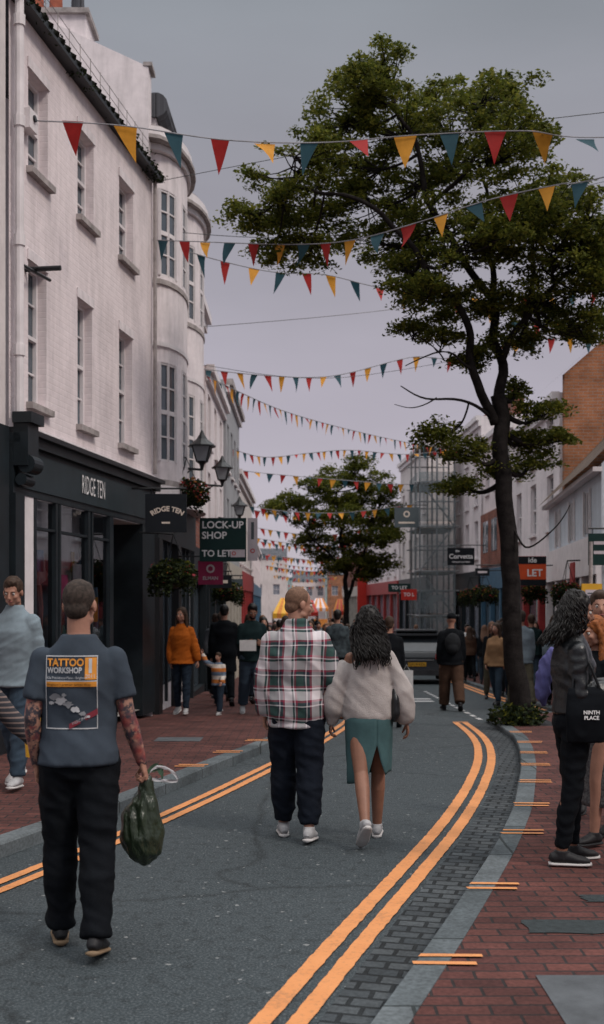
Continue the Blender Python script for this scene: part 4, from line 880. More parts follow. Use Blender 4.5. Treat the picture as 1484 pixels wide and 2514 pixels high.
    for i,(S,E,W,f) in enumerate(AR):
        if top.get('bare')==i:
            S2=S.lerp(E,.38); limb(g,[S2,E,E.lerp(W,.5),E.lerp(W,.95)],[.058*sr,.060*sr,.062*sr,.04],ends=True); continue
        k=.85 if fem else 1.0; a=.050*k+lo*.65
        ellipsoid(g,S+Vector((0,0,-.01)),a+.002)
        if sl<=.6: end=S.lerp(E,sl/.5 if sl<.5 else 1.0); limb(g,[S,S.lerp(end,.5)],[a,a*1.02]); loft(g,[S.lerp(end,.5),end],[a*1.02,a*1.05])
        else:
            en=E.lerp(W,(sl-.5)*2); limb(g,[S,S.lerp(E,.5),E,E.lerp(en,.5)],[a,a*(.5+.5*sr),(.041*k+lo*.8)*sr,(.040*k+lo*.8)*sr]); loft(g,[E.lerp(en,.5),E.lerp(en,.88),en],[(.040*k+lo*.8)*sr,(.032*k+lo*.6)*sr,.030+lo*.5])
    tm=remesh('top_garment',g,vg,top.get('mat',BLACK),e,smooth=5,wr=top.get('wr',.011 if hi else .006),wscale=top.get('ws',(6,6,13)))
    # --- bottom garment
    kind=bottom.get('kind','trousers'); bl_=bottom.get('loose',.018); bm=bottom.get('mat',BLACK)
    if kind=='trousers':
        g=Geo(); loft(g,[(0,0,.845+dz),(0,-.006,.90+dz),(0,-.012,.96+dz),(0,-.004,1.04+dz)],[.12+bl_,.163*bulk+bl_*.7,.165*bulk+bl_*.5,.150*bulk],[.095+bl_,.118+bl_*.7,.118+bl_*.5,.10],seg=22)
        en=bottom.get('len',.97)
        for (h,K,A,f,u) in LG:
            AA=K.lerp(A,en); limb(g,[h+Vector((0,0,-.02)),h.lerp(K,.45),K,K.lerp(AA,.35)+Vector((0,-.01,0)),K.lerp(AA,.8)],[.092+bl_*.8,.080+bl_,.058+bl_,.057+bl_,.043+bl_*1.1]); loft(g,[K.lerp(AA,.8),AA],[.043+bl_*1.1,.040+bl_*bottom.get('cuff',1.2)])
        remesh('trousers',g,vg,bm,e,smooth=3,wr=bottom.get('wr',.016 if hi else .006),wscale=(8,8,12))
    elif kind in('skirt','dress'):
        z0=bottom.get('z0',1.03); z1=bottom.get('z1',.45); V=[];F=[]; n=49; m=22; sa=bottom.get('slit',None); w1=bottom.get('w1',.175)
        cy=(LG[0][1].y+LG[1][1].y)/2
        for j in range(m):
            t=j/(m-1); z=z0+(z1-z0)*t
            rx=np.interp(z,[z1,.75,.94,1.03],[w1,.175,.185,.145]); ry=np.interp(z,[z1,.75,.94,1.03],[.155,.135,.135,.11])
            gapa=0 if sa is None or z>.74 else (.74-z)/(.74-z1)*R(50)
            for i in range(n):
                a=(sa or 0)+gapa*.5+(2*math.pi-gapa)*i/(n-1); fo=.006*math.sin(a*9+t*3)*t+.006*noise.noise(Vector((math.cos(a)*2,math.sin(a)*2,z*9)))
                zz=z+(.05*t*math.cos(a) if sa else 0)
                V.append(((rx+fo)*math.cos(a),(ry+fo)*math.sin(a)+cy*t*.4-.01,zz+dz))
        for j in range(m-1):
            for i in range(n-1): F.append((j*n+i,j*n+i+1,(j+1)*n+i+1,(j+1)*n+i))
        ob=mesh_obj('skirt',V,F,bm,e,True); s_=ob.modifiers.new('t','SOLIDIFY'); s_.thickness=.006
    # --- shoes
    sm,so=shoe or (BLACK,BLACK); g=Geo(); g2=Geo()
    for (h,K,A,f,u) in LG:
        sd=f.cross(u); P_=[];rx=[];ry=[]
        for t,a,c in ((-.075,.02,.02),(-.06,.034,.036),(-.01,.038,.05),(.05,.041,.040),(.10,.045,.030),(.15,.040,.024),(.185,.022,.014)):
            P_.append(A+f*t+u*(-.078+c)); rx.append(a); ry.append(c)
        loft(g,P_,rx,ry,side=sd,seg=16); loft(g,[A+u*-.05,A+u*.012],[.042,.043],[.048,.046],side=sd,seg=14)
        loft(g2,[A+f*t+u*-.078 for t in(-.085,-.06,0,.06,.12,.17,.195)],[.022,.038,.040,.044,.048,.04,.018],[.013]*7,side=sd,seg=16)
    if hi: remesh('shoes',g,.007,sm,e,smooth=2)
    else: mesh_obj('shoes',g.V,g.F,sm,e,True)
    mesh_obj('shoe_soles',g2.V,g2.F,so,e,True)
    return dict(e=e,dz=dz,AR=AR,LG=LG,top=tm,HC=HC,body=body)
def C(name,c,**k): return M(name,c,k.pop('rough',.88),k.pop('var',.2),k.pop('scale',5),k.pop('bmp',.25),k.pop('bscale',180),spec=.12,**k)
BLK=C('black_cloth',(.005,.0065,.009)); NVY=C('navy_cloth',(.007,.010,.017)); DEN=C('denim',(.045,.07,.10)); DDN=C('dark_denim',(.018,.029,.046)); GREYC=C('slate_tshirt',(.047,.061,.080),bmp=.15); LDN=C('pale_denim',(.21,.265,.30)); RUST=C('rust_jumper',(.40,.10,.012)); CRM=C('cream_knit',(.44,.40,.385),bmp=.5,bscale=120); TEAL=C('teal_skirt',(.060,.118,.125)); LEA=M('black_leather',(.008,.010,.012),.35,.2,8,.3,40,spec=.5)
BRN=C('brown_cloth',(.08,.045,.03)); KHK=C('khaki_cloth',(.11,.10,.07)); GRN=C('dark_green_cloth',(.012,.026,.028)); WHT=C('white_cloth',(.6,.6,.6)); GRYC=C('grey_cloth',(.10,.11,.125)); PNK=C('pink_cloth',(.40,.10,.18)); TAN=C('tan_cloth',(.33,.19,.10))
H_GB=M('hair_greybrown',(.058,.042,.034),.85,.5,60); H_GIN=M('hair_sandy',(.18,.10,.065),.8,.3,60); H_DK=M('hair_dark',(.009,.007,.006),.5,.5,40,spec=.3); H_BR=M('hair_brown',(.055,.03,.018),.7,.4,40); H_OR=M('hair_copper',(.30,.09,.02),.7,.4,40)
SNK=M('white_sneaker',(.42,.42,.43),.6,.2,12); SOLW=M('white_sole',(.52,.50,.49),.6,.15,10); SOLT=M('tan_sole',(.22,.15,.09),.7,.2,10); SHB=M('black_shoe',(.016,.016,.018),.6,.2,12)
tm=person('tattooed_man',(-1.10,5.62),R(6),1.80,legs=((9,5,1,0),(-11,8,1,-12)),arms=(((-.18,-.12,-1),(.05,.35,-1)),((.24,-.02,-1),(.28,.22,-1))),head=(-14,-3),
  top=dict(mat=GREYC,hem=.90,sleeve=.34,loose=.018,wr=.013,ws=(4,4,8)),bottom=dict(mat=BLK,loose=.024,len=1.02,cuff=1.4),shoe=(SHB,SOLT),hair=dict(kind='crop',mat=H_GB),q='hi',tattoo=True,hand_curl=(.5,.95),bulk=1.04,beard=False)
e=tm['e']; dz=tm['dz']
def on_back(tm,V,F,m,name,off=.004,front=False):
    me=tm['top'].data; bv=BVHTree.FromPolygons([v.co for v in me.vertices],[tuple(p.vertices) for p in me.polygons]); out=[]
    for x,z in V:
        h=bv.ray_cast(Vector((x,-1,z)),Vector((0,1,0)))[0]; out.append((x,(h.y if h else -.12)-off,z))
    return mesh_obj(name,out,F,m,tm['e'],True)
def back_rect(tm,x0,x1,z0,z1,m,name,off=.004,nx=14,nz=14):
    V=[(x0+(x1-x0)*i/nx,z0+(z1-z0)*j/nz) for j in range(nz+1) for i in range(nx+1)]; F=[(j*(nx+1)+i,j*(nx+1)+i+1,(j+1)*(nx+1)+i+1,(j+1)*(nx+1)+i) for j in range(nz) for i in range(nx)]
    on_back(tm,V,F,m,name,off)
def back_text(tm,s,x,z,size,m,name,off=.007,bold=.0,sx=1,al='LEFT',rot=0):
    V,F=text_geo(s,size,al,bold); c,s_=math.cos(rot),math.sin(rot); on_back(tm,[(x+(v.x*c-v.y*s_)*sx,z+v.x*s_+v.y*c) for v in V],F,m,name,off)
PO=M('print_orange',(.62,.25,.035),.8,.1); PW=M('print_white',(.46,.47,.49),.8,.15); PRD=M('print_maroon',(.20,.025,.04),.8,.1)
def fr_line(x0,x1,z0,z1,n): back_rect(tm,x0,x1,z0,z1,PW,n,.0045,10,2)
X0=-.150;X1=.100;Z1=1.435+dz;Z0=1.08+dz
fr_line(X0,X1,Z1-.006,Z1,'print_border'); fr_line(X0,X1,Z1-.125,Z1-.12,'print_border'); fr_line(X0,X1,Z0,Z0+.005,'print_border')
back_rect(tm,X0,X0+.004,Z0,Z1-.006,PW,'print_border',.0045,2,14); back_rect(tm,X1-.004,X1,Z0,Z1-.006,PW,'print_border',.0045,2,14)
back_text(tm,'TATTOO',X0+.008,Z1-.035,.050,PO,'print_text',bold=.0016,sx=.86); back_text(tm,'WORKSHOP',X0+.008,Z1-.072,.038,PW,'print_text',bold=.0012,sx=.78)
back_text(tm,'42a Providence Place - Brighton',X0+.006,Z1-.107,.0165,PW,'print_text',sx=.9)
back_rect(tm,.040,.095,Z1-.115,Z1-.01,PO,'print_badge',.005,6,6); back_rect(tm,.058,.073,Z1-.085,Z1-.015,PW,'print_badge_mark',.007,3,6); back_text(tm,'2011',.042,Z1-.1,.024,PW,'print_text',.009)
back_rect(tm,X0+.004,X1-.004,Z1-.150,Z1-.126,PO,'print_band',.005,10,2); back_text(tm,"Brighton's premier tattoo shop",X0+.008,Z1-.139,.017,BLK,'print_text',.008,sx=.98)
def blob_poly(cx,cz,r,n,m,nm,seed):
    rr=random.Random(seed); V=[(cx,cz)]+[(cx+r*rr.uniform(.5,1.1)*math.cos(2*math.pi*i/n),cz+r*.7*rr.uniform(.5,1.1)*math.sin(2*math.pi*i/n)) for i in range(n)]
    on_back(tm,V,[(0,i+1,(i+1)%n+1) for i in range(n)],m,nm,.006+.0006*(seed%4))
for k,(cx,cz,r) in enumerate(((-.10,1.235,.032),(-.075,1.215,.036),(-.04,1.200,.028),(-.005,1.175,.026),(.03,1.155,.020),(-.125,1.205,.016),(-.06,1.245,.014),(.055,1.140,.012))): blob_poly(cx,cz+dz,r,16,PW if k%2 else M('print_grey',(.25,.26,.28)),'print_mark',k)
V=[(-.035,1.100),(.10,1.170),(.10,1.200),(-.035,1.125)]; on_back(tm,[(x,z+dz-.02) for x,z in V],[(0,1,2,3)],PRD,'print_ribbon',.012); back_text(tm,'PIERCING',-.02,1.105+dz,.019,PW,'print_text',.016,rot=.47)
S,E,W,f=tm['AR'][1]; hw=W+f*.085
g=Geo(); P_=[hw+Vector((0,.01,0)),hw+Vector((0,.02,-.06)),hw+Vector((0,.02,-.12)),hw+Vector((-.02,.02,-.2)),hw+Vector((-.02,.02,-.3)),hw+Vector((-.005,.02,-.38)),hw+Vector((0,.02,-.43))]
loft(g,P_,[.022,.035,.06,.095,.108,.085,.03],[.02,.03,.05,.075,.085,.07,.03],seg=26)
bagm,nt,bb_=new_mat('green_carrier_bag'); bb_.inputs['Roughness'].default_value=.28; bb_.inputs['Transmission Weight'].default_value=.1; o_=mix_node(nt,noise_node(nt,coord(nt),9,3),(.009,.015,.010),(.034,.052,.026)); nt.links.new(o_,bb_.inputs['Base Color']); bump(nt,bb_,noise_node(nt,coord(nt,'Object',(1,1,.35)),34,3),.8,.02)
bgo=remesh('carrier_bag',g,.008,bagm,e,smooth=1,wr=.018,wscale=(20,20,7))
def sheet(name,pts,w,mat,e,seed):
    rr=random.Random(seed); V=[];F=[]
    P=catmull(pts,5)
    for i,p in enumerate(P):
        a=Vector((.3,rr.uniform(-.3,.3),1)).normalized()*w*rr.uniform(.7,1.2); V+=[p-a,p+a*.2+Vector((0,rr.uniform(-.012,.012),0)),p+a]
        if i: k=3*i; F+=[(k-3,k-2,k+1,k),(k-2,k-1,k+2,k+1)]
    ob=mesh_obj(name,V,F,mat,e,True); return ob
sheet('bag_handles',[hw+Vector((.0,0,.0)),hw+Vector((.05,.0,.05)),hw+Vector((.12,.02,.03)),hw+Vector((.16,.02,-.02)),hw+Vector((.10,.0,-.02)),hw+Vector((.03,0,-.01))],.008,M('white_plastic',(.5,.5,.52),.4),e,2)
sheet('bag_top_knot',[hw+Vector((-.01,0,.0)),hw+Vector((.03,.0,.045)),hw+Vector((.075,.01,.035)),hw+Vector((.08,.01,-.02))],.022,M('pale_green_plastic',(.06,.11,.07),.4),e,3)
# couple
pm=person('man_in_plaid_shirt',(-.04,8.25),R(-3),1.81,legs=((9,6,1,0),(-8,9,1,-6)),arms=(((-.20,.0,-1),(-.02,.2,-1)),((.36,-.05,-1),(.22,.55,-.8))),head=(-62,-8),
  top=dict(mat=plaid(),hem=.80,loose=.036,sl_r=1.12,collar=1.57,wr=.019,ws=(4.5,4.5,8)),bottom=dict(mat=NVY,loose=.034,len=.93,cuff=.6),shoe=(SNK,SOLW),hair=dict(kind='shaved',mat=H_GIN),q='hi',hand_curl=(.5,.7),bulk=1.05)
wm=person('woman_in_cream_jumper',(.48,8.2),R(2),1.665,fem=True,legs=((-22,16,-2,-42),(10,4,-1,2)),arms=(((-.42,.05,-1),(-.14,.15,-1)),((.44,-.05,-1),(.16,.10,-1))),head=(6,-4),
  top=dict(mat=CRM,loose=.03,sl_r=1.45,sleeve=1.0,wr=.017,ws=(4.5,4.5,7),bare=0,rings=[(.90,.175,.125,0),(.96,.20,.15,0),(1.08,.20,.150,0),(1.2,.19,.145,0),(1.30,.175,.135,0,.005),(1.37,.155,.115,-.005,.025),(1.43,.105,.085,-.01,.065)]),
  bottom=dict(kind='skirt',mat=TEAL,z1=.49,z0=1.02,slit=R(285),w1=.165),shoe=(SNK,SOLW),hair=dict(kind='curly',mat=H_DK,len=1.35),skin=SKIN2,q='hi',hand_curl=(.5,.35))
g=Geo(); dz=wm['dz']; S=wm['AR'][0][0]
loft(g,[(-.09,.0,1.485+dz),(-.095,-.07,1.45+dz),(-.09,-.115,1.36+dz)],[.014]*3,[.006]*3,seg=8); mesh_obj('top_strap',g.V,g.F,M('green_strap',(.08,.22,.2)),wm['e'],True)
g=Geo(); loft(g,[(.17,.02,1.10+dz),(.18,.0,1.22+dz),(.18,-.02,1.33+dz),(.13,-.06,1.45+dz)],[.012]*4,[.006]*4,seg=8); loft(g,[(.19,-.02,.92+dz),(.20,-.02,.98+dz),(.20,-.02,1.10+dz),(.19,-.02,1.18+dz)],[.03,.04,.04,.02],[.09,.11,.10,.06],seg=16); remesh('shoulder_bag',g,.01,LEA,wm['e'],2,.004)
rw=person('woman_in_leather_jacket',(1.70,7.15),R(-88),1.69,fem=True,legs=((3,3,1,0),(-4,6,1,0)),arms=(((-.1,.1,-1),(.3,1,.25)),((.12,.0,-1),(-.25,1,.25))),head=(0,-12),
  top=dict(mat=LEA,hem=1.0,loose=.026,collar=1.56,wr=.016),bottom=dict(mat=BLK,loose=.006,len=.93,cuff=.5),shoe=(SHB,SOLW),hair=dict(kind='curly',mat=H_DK,len=1.44),skin=SKIN2,q='hi',hand_curl=(.8,.8),pn=((0,0,-1),(0,0,-1)))
dz=rw['dz']; g=Geo()
loft(g,[(.20,.03,.82+dz),(.20,.03,.86+dz),(.21,.03,1.0+dz),(.20,.03,1.14+dz),(.19,.03,1.18+dz)],[.02,.035,.045,.03,.012],[.12,.13,.135,.125,.11],seg=20); remesh('tote_bag',g,.01,BLK,rw['e'],2,.006,(10,10,10))
bbx=B(); bbx.tube(BLACK,[(.20,-.06,1.17+dz),(.19,-.04,1.3+dz),(.15,0.0,1.47+dz)],.010,6); bbx.tube(BLACK,[(.20,.12,1.17+dz),(.19,.07,1.3+dz),(.15,0.0,1.47+dz)],.010,6)
for k,(m,gg) in bbx.g.items(): mesh_obj('tote_straps',gg.V,gg.F,m,rw['e'])
for s_,zz in (('NINTH',1.02),('PLACE',.985)):
    V,F=text_geo(s_,.034,bold=.001); mesh_obj('tote_lettering',[(.262,.05+v.x,zz+v.y+dz) for v in V],F,WHITE,rw['e'])
person('woman_with_copper_hair',(2.0,7.75),R(115),1.52,fem=True,top=dict(mat=BLK,hem=.95,loose=.03),bottom=dict(kind='skirt',mat=C('dark_print_skirt',(.03,.025,.03),col2=(.15,.15,.15),scale=60),z1=.3,w1=.24),shoe=(SHB,SHB),hair=dict(kind='long',mat=H_OR),q='hi',arms=(((-.1,.1,-1),(.3,.8,.1)),((.14,.1,-1),(-.3,.8,.2))),head=(0,-8))
person('woman_in_black_coat',(2.12,7.0),R(100),1.52,fem=True,top=dict(mat=BLK,hem=.7,loose=.04),hair=dict(kind='long',mat=H_BR),shoe=(SHB,SHB))
person('man_in_grey_jacket',(2.25,8.6),R(170),1.70,top=dict(mat=GRYC,hem=.8,loose=.04),bottom=dict(mat=DDN),hair=dict(kind='short',mat=H_BR),shoe=(SHB,SHB))
person('woman_in_pink_top',(2.72,9.6),R(160),1.62,fem=True,top=dict(mat=PNK,hem=.85,loose=.03),bottom=dict(mat=BLK),hair=dict(kind='long',mat=H_BR),shoe=(SHB,SHB))
g=Geo(); loft(g,[(1.70,8.0,.98),(1.69,8.0,1.06),(1.70,8.0,1.2),(1.72,8.0,1.32),(1.76,8.0,1.38)],[.015,.045,.05,.03,.012],[.015,.03,.04,.03,.012],seg=14); eb=empty('lilac_scarf',(0,0,0)); remesh('cloth',g,.008,M('lilac_fabric',(.09,.09,.24),.85),eb,1,.022,(22,22,8))
person('man_in_denim_jacket',(-2.50,9.9),R(165),1.80,top=dict(mat=LDN,hem=.86,loose=.04,collar=1.56),bottom=dict(mat=DEN,loose=.02),shoe=(SNK,SOLW),hair=dict(kind='short',mat=H_BR),q='hi',head=(10,-15),legs=((10,4,1,4),(-12,10,1)))
person('companion_in_striped_jumper',(-1.98,6.5),R(-6),1.62,fem=True,top=dict(mat=striped('striped_knit',[(.015,.015,.02),(.015,.015,.02),(.14,.10,.09)],.032),hem=.86,loose=.03),bottom=dict(mat=BLK),shoe=(SHB,SHB),hair=dict(kind='long',mat=H_BR),q='hi',arms=(((-.1,0,-1),(0,.2,-1)),((.75,.05,-.9),(.75,.0,-.75))))
b=B(); g=b.geo(YLS); loft(g,[(-1.86,8.0,.62),(-1.86,8.0,.78),(-1.86,8.0,.92),(-1.87,8.0,1.0)],[.08,.09,.06,.02],[.03,.04,.03,.01],seg=12); b.finish('yellow_shopping_bag')
person('woman_in_rust_jumper',(-1.92,18.2),R(172),1.68,fem=True,top=dict(mat=RUST,hem=.85,loose=.045,sl_r=1.15),bottom=dict(mat=DDN,loose=.01),shoe=(SNK,SOLW),hair=dict(kind='long',mat=H_BR),arms=(((-.30,.05,-1),(-.25,.1,-1)),((.14,.0,-1),(.0,.2,-1))),head=(-15,0),legs=((10,6,1),(-6,8,1)),q='hi')
person('child',(-1.33,18.1),R(150),.98,top=dict(mat=striped('striped_child_top',[(.45,.15,.03),(.55,.5,.45),(.10,.14,.2)],.33),hem=.85,loose=.05),bottom=dict(mat=DDN,loose=.04),shoe=(SNK,SOLW),hair=dict(kind='short',mat=H_BR),arms=(((-.1,.1,-1),(-.2,.6,-.6)),((.5,.1,.25),(.35,.2,1))))
person('man_in_black_coat',(-1.42,20.8),R(5),1.82,top=dict(mat=BLK,hem=.6,loose=.06),bottom=dict(mat=BLK),shoe=(SHB,SHB),hair=dict(kind='short',mat=H_DK))
person('man_reading',(-.80,18.3),R(190),1.76,top=dict(mat=GRN,hem=.85,loose=.04),bottom=dict(mat=DEN,loose=.04),shoe=(SNK,SOLW),hair=dict(kind='short',mat=H_DK),beard=True,arms=(((-.1,.1,-1),(.3,.9,.1)),((.1,.1,-1),(-.3,.9,.1))),head=(0,-22),skin=SKIN2)
b=B(); b.box(WHT,-.98,-.72,17.9,17.93,.95,1.12); b.finish('leaflet')
person('man_in_camouflage_shirt',(.70,22.5),R(0),1.78,top=dict(mat=C('camouflage_cloth',(.06,.08,.09),col2=(.015,.02,.025),scale=12),hem=.85,loose=.04),bottom=dict(mat=BLK),hair=dict(kind='short',mat=H_DK))
pb=person('man_with_shopping_bag',(1.30,17.0),R(3),1.62,top=dict(mat=BLK,hem=.85,loose=.03),bottom=dict(mat=BLK),hair=dict(kind='short',mat=H_BR))
S,E,W,f=pb['AR'][1]; hw=W+f*.09; bb=B(); bb.box(WHT,hw.x-.02,hw.x+.20,hw.y-.04,hw.y+.04,hw.z-.22,hw.z+.10); bb.tube(WHT,[(hw.x+.03,hw.y-.045,hw.z+.10),(hw.x+.09,hw.y-.045,hw.z+.2),(hw.x+.15,hw.y-.045,hw.z+.10)],.006,5)
for k,(m,gg) in bb.g.items(): mesh_obj('shopping_bag',gg.V,gg.F,m,pb['e'])
bp=person('man_with_backpack',(2.75,21.0),R(0),1.78,top=dict(mat=BLK,hem=.85,loose=.05),bottom=dict(mat=BRN,loose=.05),shoe=(SHB,SHB),hair=dict(kind='hat',mat=BLK),legs=((10,4,3),(-14,18,3)))
g=Geo(); dz=bp['dz']; ellipsoid(g,(0,-.2,1.25+dz),(.15,.1,.20)); ellipsoid(g,(0,-.25,1.17+dz),(.10,.07,.10)); remesh('backpack',g,.015,C('charcoal_nylon',(.02,.022,.025)),bp['e'],3,.005)
person('man_in_dark_jacket',(4.35,23.4),R(165),1.82,top=dict(mat=NVY,hem=.85,loose=.05),bottom=dict(mat=DDN),hair=dict(kind='short',mat=H_DK),head=(15,-10))
person('woman_in_tan_jacket',(3.85,22.6),R(140),1.62,fem=True,top=dict(mat=TAN,hem=.85,loose=.05),bottom=dict(mat=DEN),hair=dict(kind='long',mat=H_BR))
person('woman_in_brown_jacket',(5.15,35),R(0),1.66,fem=True,top=dict(mat=BRN,hem=.85,loose=.04),bottom=dict(mat=BLK),hair=dict(kind='long',mat=H_BR))
rr=random.Random(21); tops=[BLK,NVY,GRN,WHT,GRYC,RUST,PNK,LDN,TAN,BRN,BLK,NVY]; bots=[BLK,DDN,DEN,KHK,NVY]; hrs=[H_DK,H_BR,H_GIN,H_GB]
spots=[(-1.0,21.6),(-.75,22.3),(-1.6,22.5),(-.35,24),(-1.9,25),(-.9,26),(.2,27),(-1.3,29),(-.2,31),(.8,30),(-1.5,33),(.3,36),(1.2,35),(-.9,38),(1.6,40),(-.3,44),(.9,46),(-1.2,50),(2.6,56),(.2,58),(5.6,31.5),(5.2,29.5),(5.9,34.5),(5.5,38),(6.0,40),(4.6,26.6),(5.6,27.4),(4.95,24.6),(3.4,55),(1.5,62),(-.6,66),(5.5,43),(2.4,44.8),(4.7,21.2),
 (-.5,34),(.1,33),(-1.0,35.5),(-.2,39),(.6,41),(-1.4,42),(.0,48),(1.4,52),(-.8,55),(.5,54),(3.0,48),(3.8,52),(4.4,44),(5.0,46),(2.0,58),(5.9,29),(6.1,37),(5.2,32.5),(5.7,24.8),(4.9,19.8),(4.0,20.8),
 (-.1,28.5),(1.0,33),(-.6,30),(2.2,42),(2.9,44),(5.0,27.5),(5.4,30.6),(5.7,33),(6.2,32),(4.2,25.2),(-.4,36.5),(.8,38),(-1.1,46),(2.1,60),(.9,70),(-.2,75)]
for i,(x,y) in enumerate(spots):
    fm=rr.random()<.45; t=rr.choice(tops); away=rr.random()<.5
    person('pedestrian',(x,y),R(rr.uniform(-20,20)+(0 if away else 180)),rr.uniform(1.58,1.70) if fm else rr.uniform(1.7,1.84),fem=fm,top=dict(mat=t,hem=rr.choice([.85,.9,.7]),loose=rr.uniform(.02,.05)),bottom=dict(mat=rr.choice(bots),loose=rr.uniform(.01,.04)),hair=dict(kind='long' if fm else 'short',mat=rr.choice(hrs)),legs=((rr.uniform(4,18),rr.uniform(2,10),2),(-rr.uniform(4,16),rr.uniform(5,20),2)))
# ------------------------------------------------------------------ car
def car(x,y,rz):
    e=empty('parked_car',(x,y,gz(y)),rz); CP=M('car_paint',(.03,.035,.04),.25,.1,3,spec=.6); CG=glass_dark('car_glass',(.02,.025,.03),.05); TL=M('tail_lamp',(.45,.02,.02),.3); CH=M('chrome',(.5,.5,.5),.2,.1,metal=.9)
    sec=[(-2.2,.42,.86,.86,.62),(-2.15,.38,1.05,.90,.74),(-1.9,.34,1.12,.92,.80),(0,.32,1.05,.93,.84),(1.4,.32,1.0,.92,.80),(2.05,.36,.85,.88,.70),(2.25,.42,.70,.80,.6)]
    V=[];F=[]; n=None
    for (yy,zb,zt_,hw,ht) in sec:
        pr=[(-hw*.92,zb),(-hw,zb+.15),(-hw,(zb+zt_)/2+.05),(-hw*.95,zt_-.04),(-ht,zt_),(ht,zt_),(hw*.95,zt_-.04),(hw,(zb+zt_)/2+.05),(hw,zb+.15),(hw*.92,zb)]; n=len(pr); V+=[(a,yy,b_) for a,b_ in pr]
    for i in range(len(sec)-1):
        for j in range(n): F.append((i*n+j,i*n+(j+1)%n,(i+1)*n+(j+1)%n,(i+1)*n+j))
    F.append(tuple(range(n))); F.append(tuple(range(len(V)-1,len(V)-n-1,-1)))
    o=mesh_obj('body',V,F,CP,e,True); bv=o.modifiers.new('b','BEVEL'); bv.width=.04; bv.segments=3; bv.limit_method='ANGLE'
    rp=[(-2.1,1.05,.80),(-1.75,1.55,.66),(-1.2,1.66,.64),(.1,1.66,.64),(1.0,1.02,.76)]
    V=[(s*w,yy,z) for yy,z,w in rp for s in (-1,1)]; F=[(2*i,2*i+1,2*i+3,2*i+2) for i in range(4)]+[(0,2,4,6,8),(9,7,5,3,1),(0,8,9,1)]
    mesh_obj('glasshouse',V,F,CG,e); bb=B(); bb.box(CP,-.63,.63,-1.75,.05,1.665,1.70); bb.box(CP,-.66,.66,-2.0,-1.62,1.54,1.60)
    for s in (-1,1):
        bb.box(TL,min(s*.55,s*.87),max(s*.55,s*.87),-2.235,-2.12,.84,.99); bb.box(CP,s*.655-.03,s*.655+.03,-1.2,.1,1.60,1.662); 
    bb.box(YLS,-.27,.27,-2.222,-2.205,.62,.74); bb.box(M('bumper',(.05,.05,.055)),-.8,.8,-2.27,-2.1,.35,.52); bb.box(CH,-.5,.5,-2.215,-2.2,.80,.83)
    for k,(m,g) in bb.g.items(): mesh_obj(k,g.V,g.F,m,e)
    V,F_=text_geo('GX19 KDL',.11,bold=.002); mesh_obj('number_plate_text',[(v.x,-2.226,.68+v.y) for v in V],F_,BLACK,e)
    g=Geo()
    for s in (-1,1):
        for yy in (-1.35,1.4): loft(g,[(s*.72,yy,.34),(s*.74,yy,.34),(s*.93,yy,.34),(s*.95,yy,.34)],[.28,.34,.34,.28],seg=24)
    mesh_obj('wheels',g.V,g.F,M('tyre',(.02,.02,.02)),e,True)
car(3.62,36.5,R(-4))
# ------------------------------------------------------------------ market stalls at the far end
def stall(x,y,w,h,m1,m2,name='market_stall'):
    b=B(); z=gz(y)
    for sx in (0,w):
        for sy in (0,2): b.tube(GREYT,[(x+sx,y+sy,z),(x+sx,y+sy,z+h*.7)],.04,6)
    for i in range(6):
        m=m1 if i%2 else m2; a=x+w*i/6; c=x+w*(i+1)/6
        b.quad(m,[(a,y-.3,z+h*.66),(c,y-.3,z+h*.66),(c*.4+(x+w/2)*.6,y+1,z+h),(a*.4+(x+w/2)*.6,y+1,z+h)])
        b.quad(m,[(a,y-.31,z+h*.66),(c,y-.31,z+h*.66),(c,y-.31,z+h*.55),(a,y-.31,z+h*.55)])
    b.box(m1,x+.1,x+w-.1,y-.1,y+.5,z,z+.9); b.finish(name)
AMB=M('amber_canvas',(.65,.24,.05)); stall(-1.9,74,1.7,3.0,AMB,YLS); stall(-.1,92,1.4,2.9,REDS,REDS); stall(2.6,96,1.3,3.0,REDS,AMB); stall(.9,125,2.0,3.2,AMB,PAL)
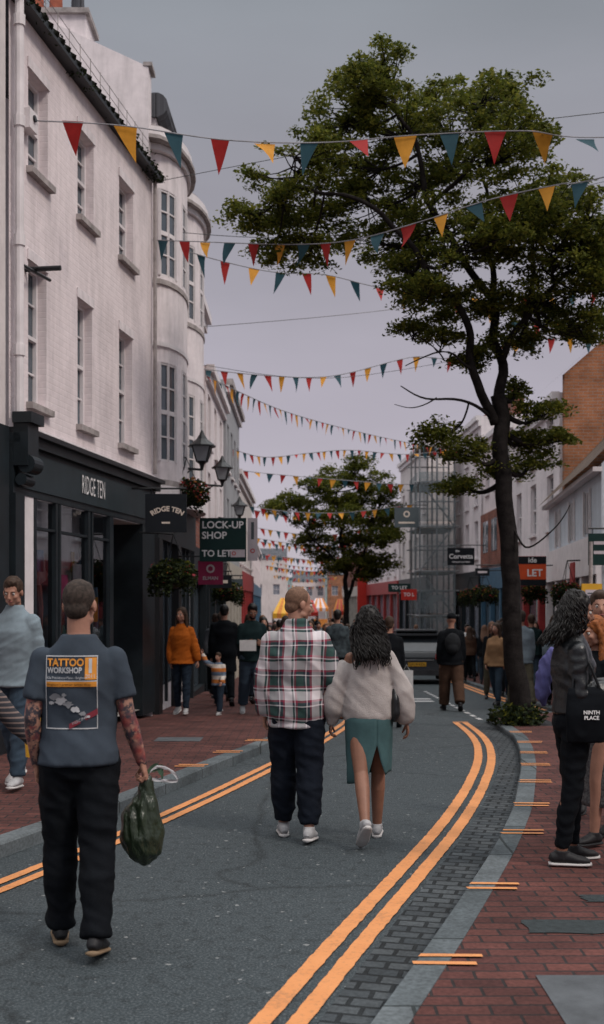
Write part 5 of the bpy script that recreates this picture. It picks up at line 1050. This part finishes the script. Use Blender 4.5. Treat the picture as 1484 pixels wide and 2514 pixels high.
# ------------------------------------------------------------------ sky, sun, camera
w=bpy.data.worlds.new('World'); scene.world=w; w.use_nodes=True; nt=w.node_tree; bg=nt.nodes['Background']
S=Vector((.62,-.50,.80)).normalized(); el=math.asin(S.z); az=math.atan2(S.x,S.y)
sky=nt.nodes.new('ShaderNodeTexSky'); sky.sky_type='NISHITA'; sky.sun_disc=False; sky.sun_elevation=el; sky.sun_rotation=az
tc=nt.nodes.new('ShaderNodeTexCoord'); sp=nt.nodes.new('ShaderNodeSeparateXYZ'); nt.links.new(tc.outputs['Generated'],sp.inputs[0])
rp=ramp_node(nt,sp.outputs[2],[(0.0,(.225,.205,.230)),(.16,(.182,.168,.194)),(.34,(.138,.134,.152)),(.47,(.110,.118,.131)),(.64,(.46,.46,.47)),(1,(.99,.99,1))])
mp=nt.nodes.new('ShaderNodeMapping'); mp.inputs['Scale'].default_value=(1.2,1.2,4); nt.links.new(tc.outputs['Generated'],mp.inputs[0])
cl=noise_node(nt,mp.outputs[0],1.6,5,.5); rp=mix_node(nt,1.0,rp,ramp_node(nt,cl,[(.3,.80),(.7,1.0)]),'MULTIPLY')
vs=nt.nodes.new('ShaderNodeVectorMath'); vs.operation='SCALE'; vs.inputs['Scale'].default_value=27.5; nt.links.new(rp,vs.inputs[0])
o=mix_node(nt,.97,sky.outputs[0],vs.outputs[0]); nt.links.new(o,bg.inputs[0]); bg.inputs[1].default_value=.1
sl=bpy.data.lights.new('sun','SUN'); sl.energy=1.5; sl.angle=R(10); sl.color=(1,.88,.79); so=bpy.data.objects.new('sun',sl); so.rotation_euler=S.to_track_quat('Z','Y').to_euler(); scene.collection.objects.link(so)
cam=bpy.data.cameras.new('camera'); co=bpy.data.objects.new('camera',cam); scene.collection.objects.link(co); scene.camera=co
cam.sensor_fit='HORIZONTAL'; cam.sensor_width=36; cam.lens=2800/1484*36; co.location=(0,0,1.7); co.rotation_euler=(R(90),0,0)
cam.shift_y=(1481-1257)/1484; cam.clip_end=6000; cam.clip_start=.1
cam.dof.use_dof=True; cam.dof.focus_distance=8.2; cam.dof.aperture_fstop=5.0
scene.view_settings.view_transform='Standard'; scene.view_settings.look='None'; scene.view_settings.exposure=0; scene.view_settings.gamma=1
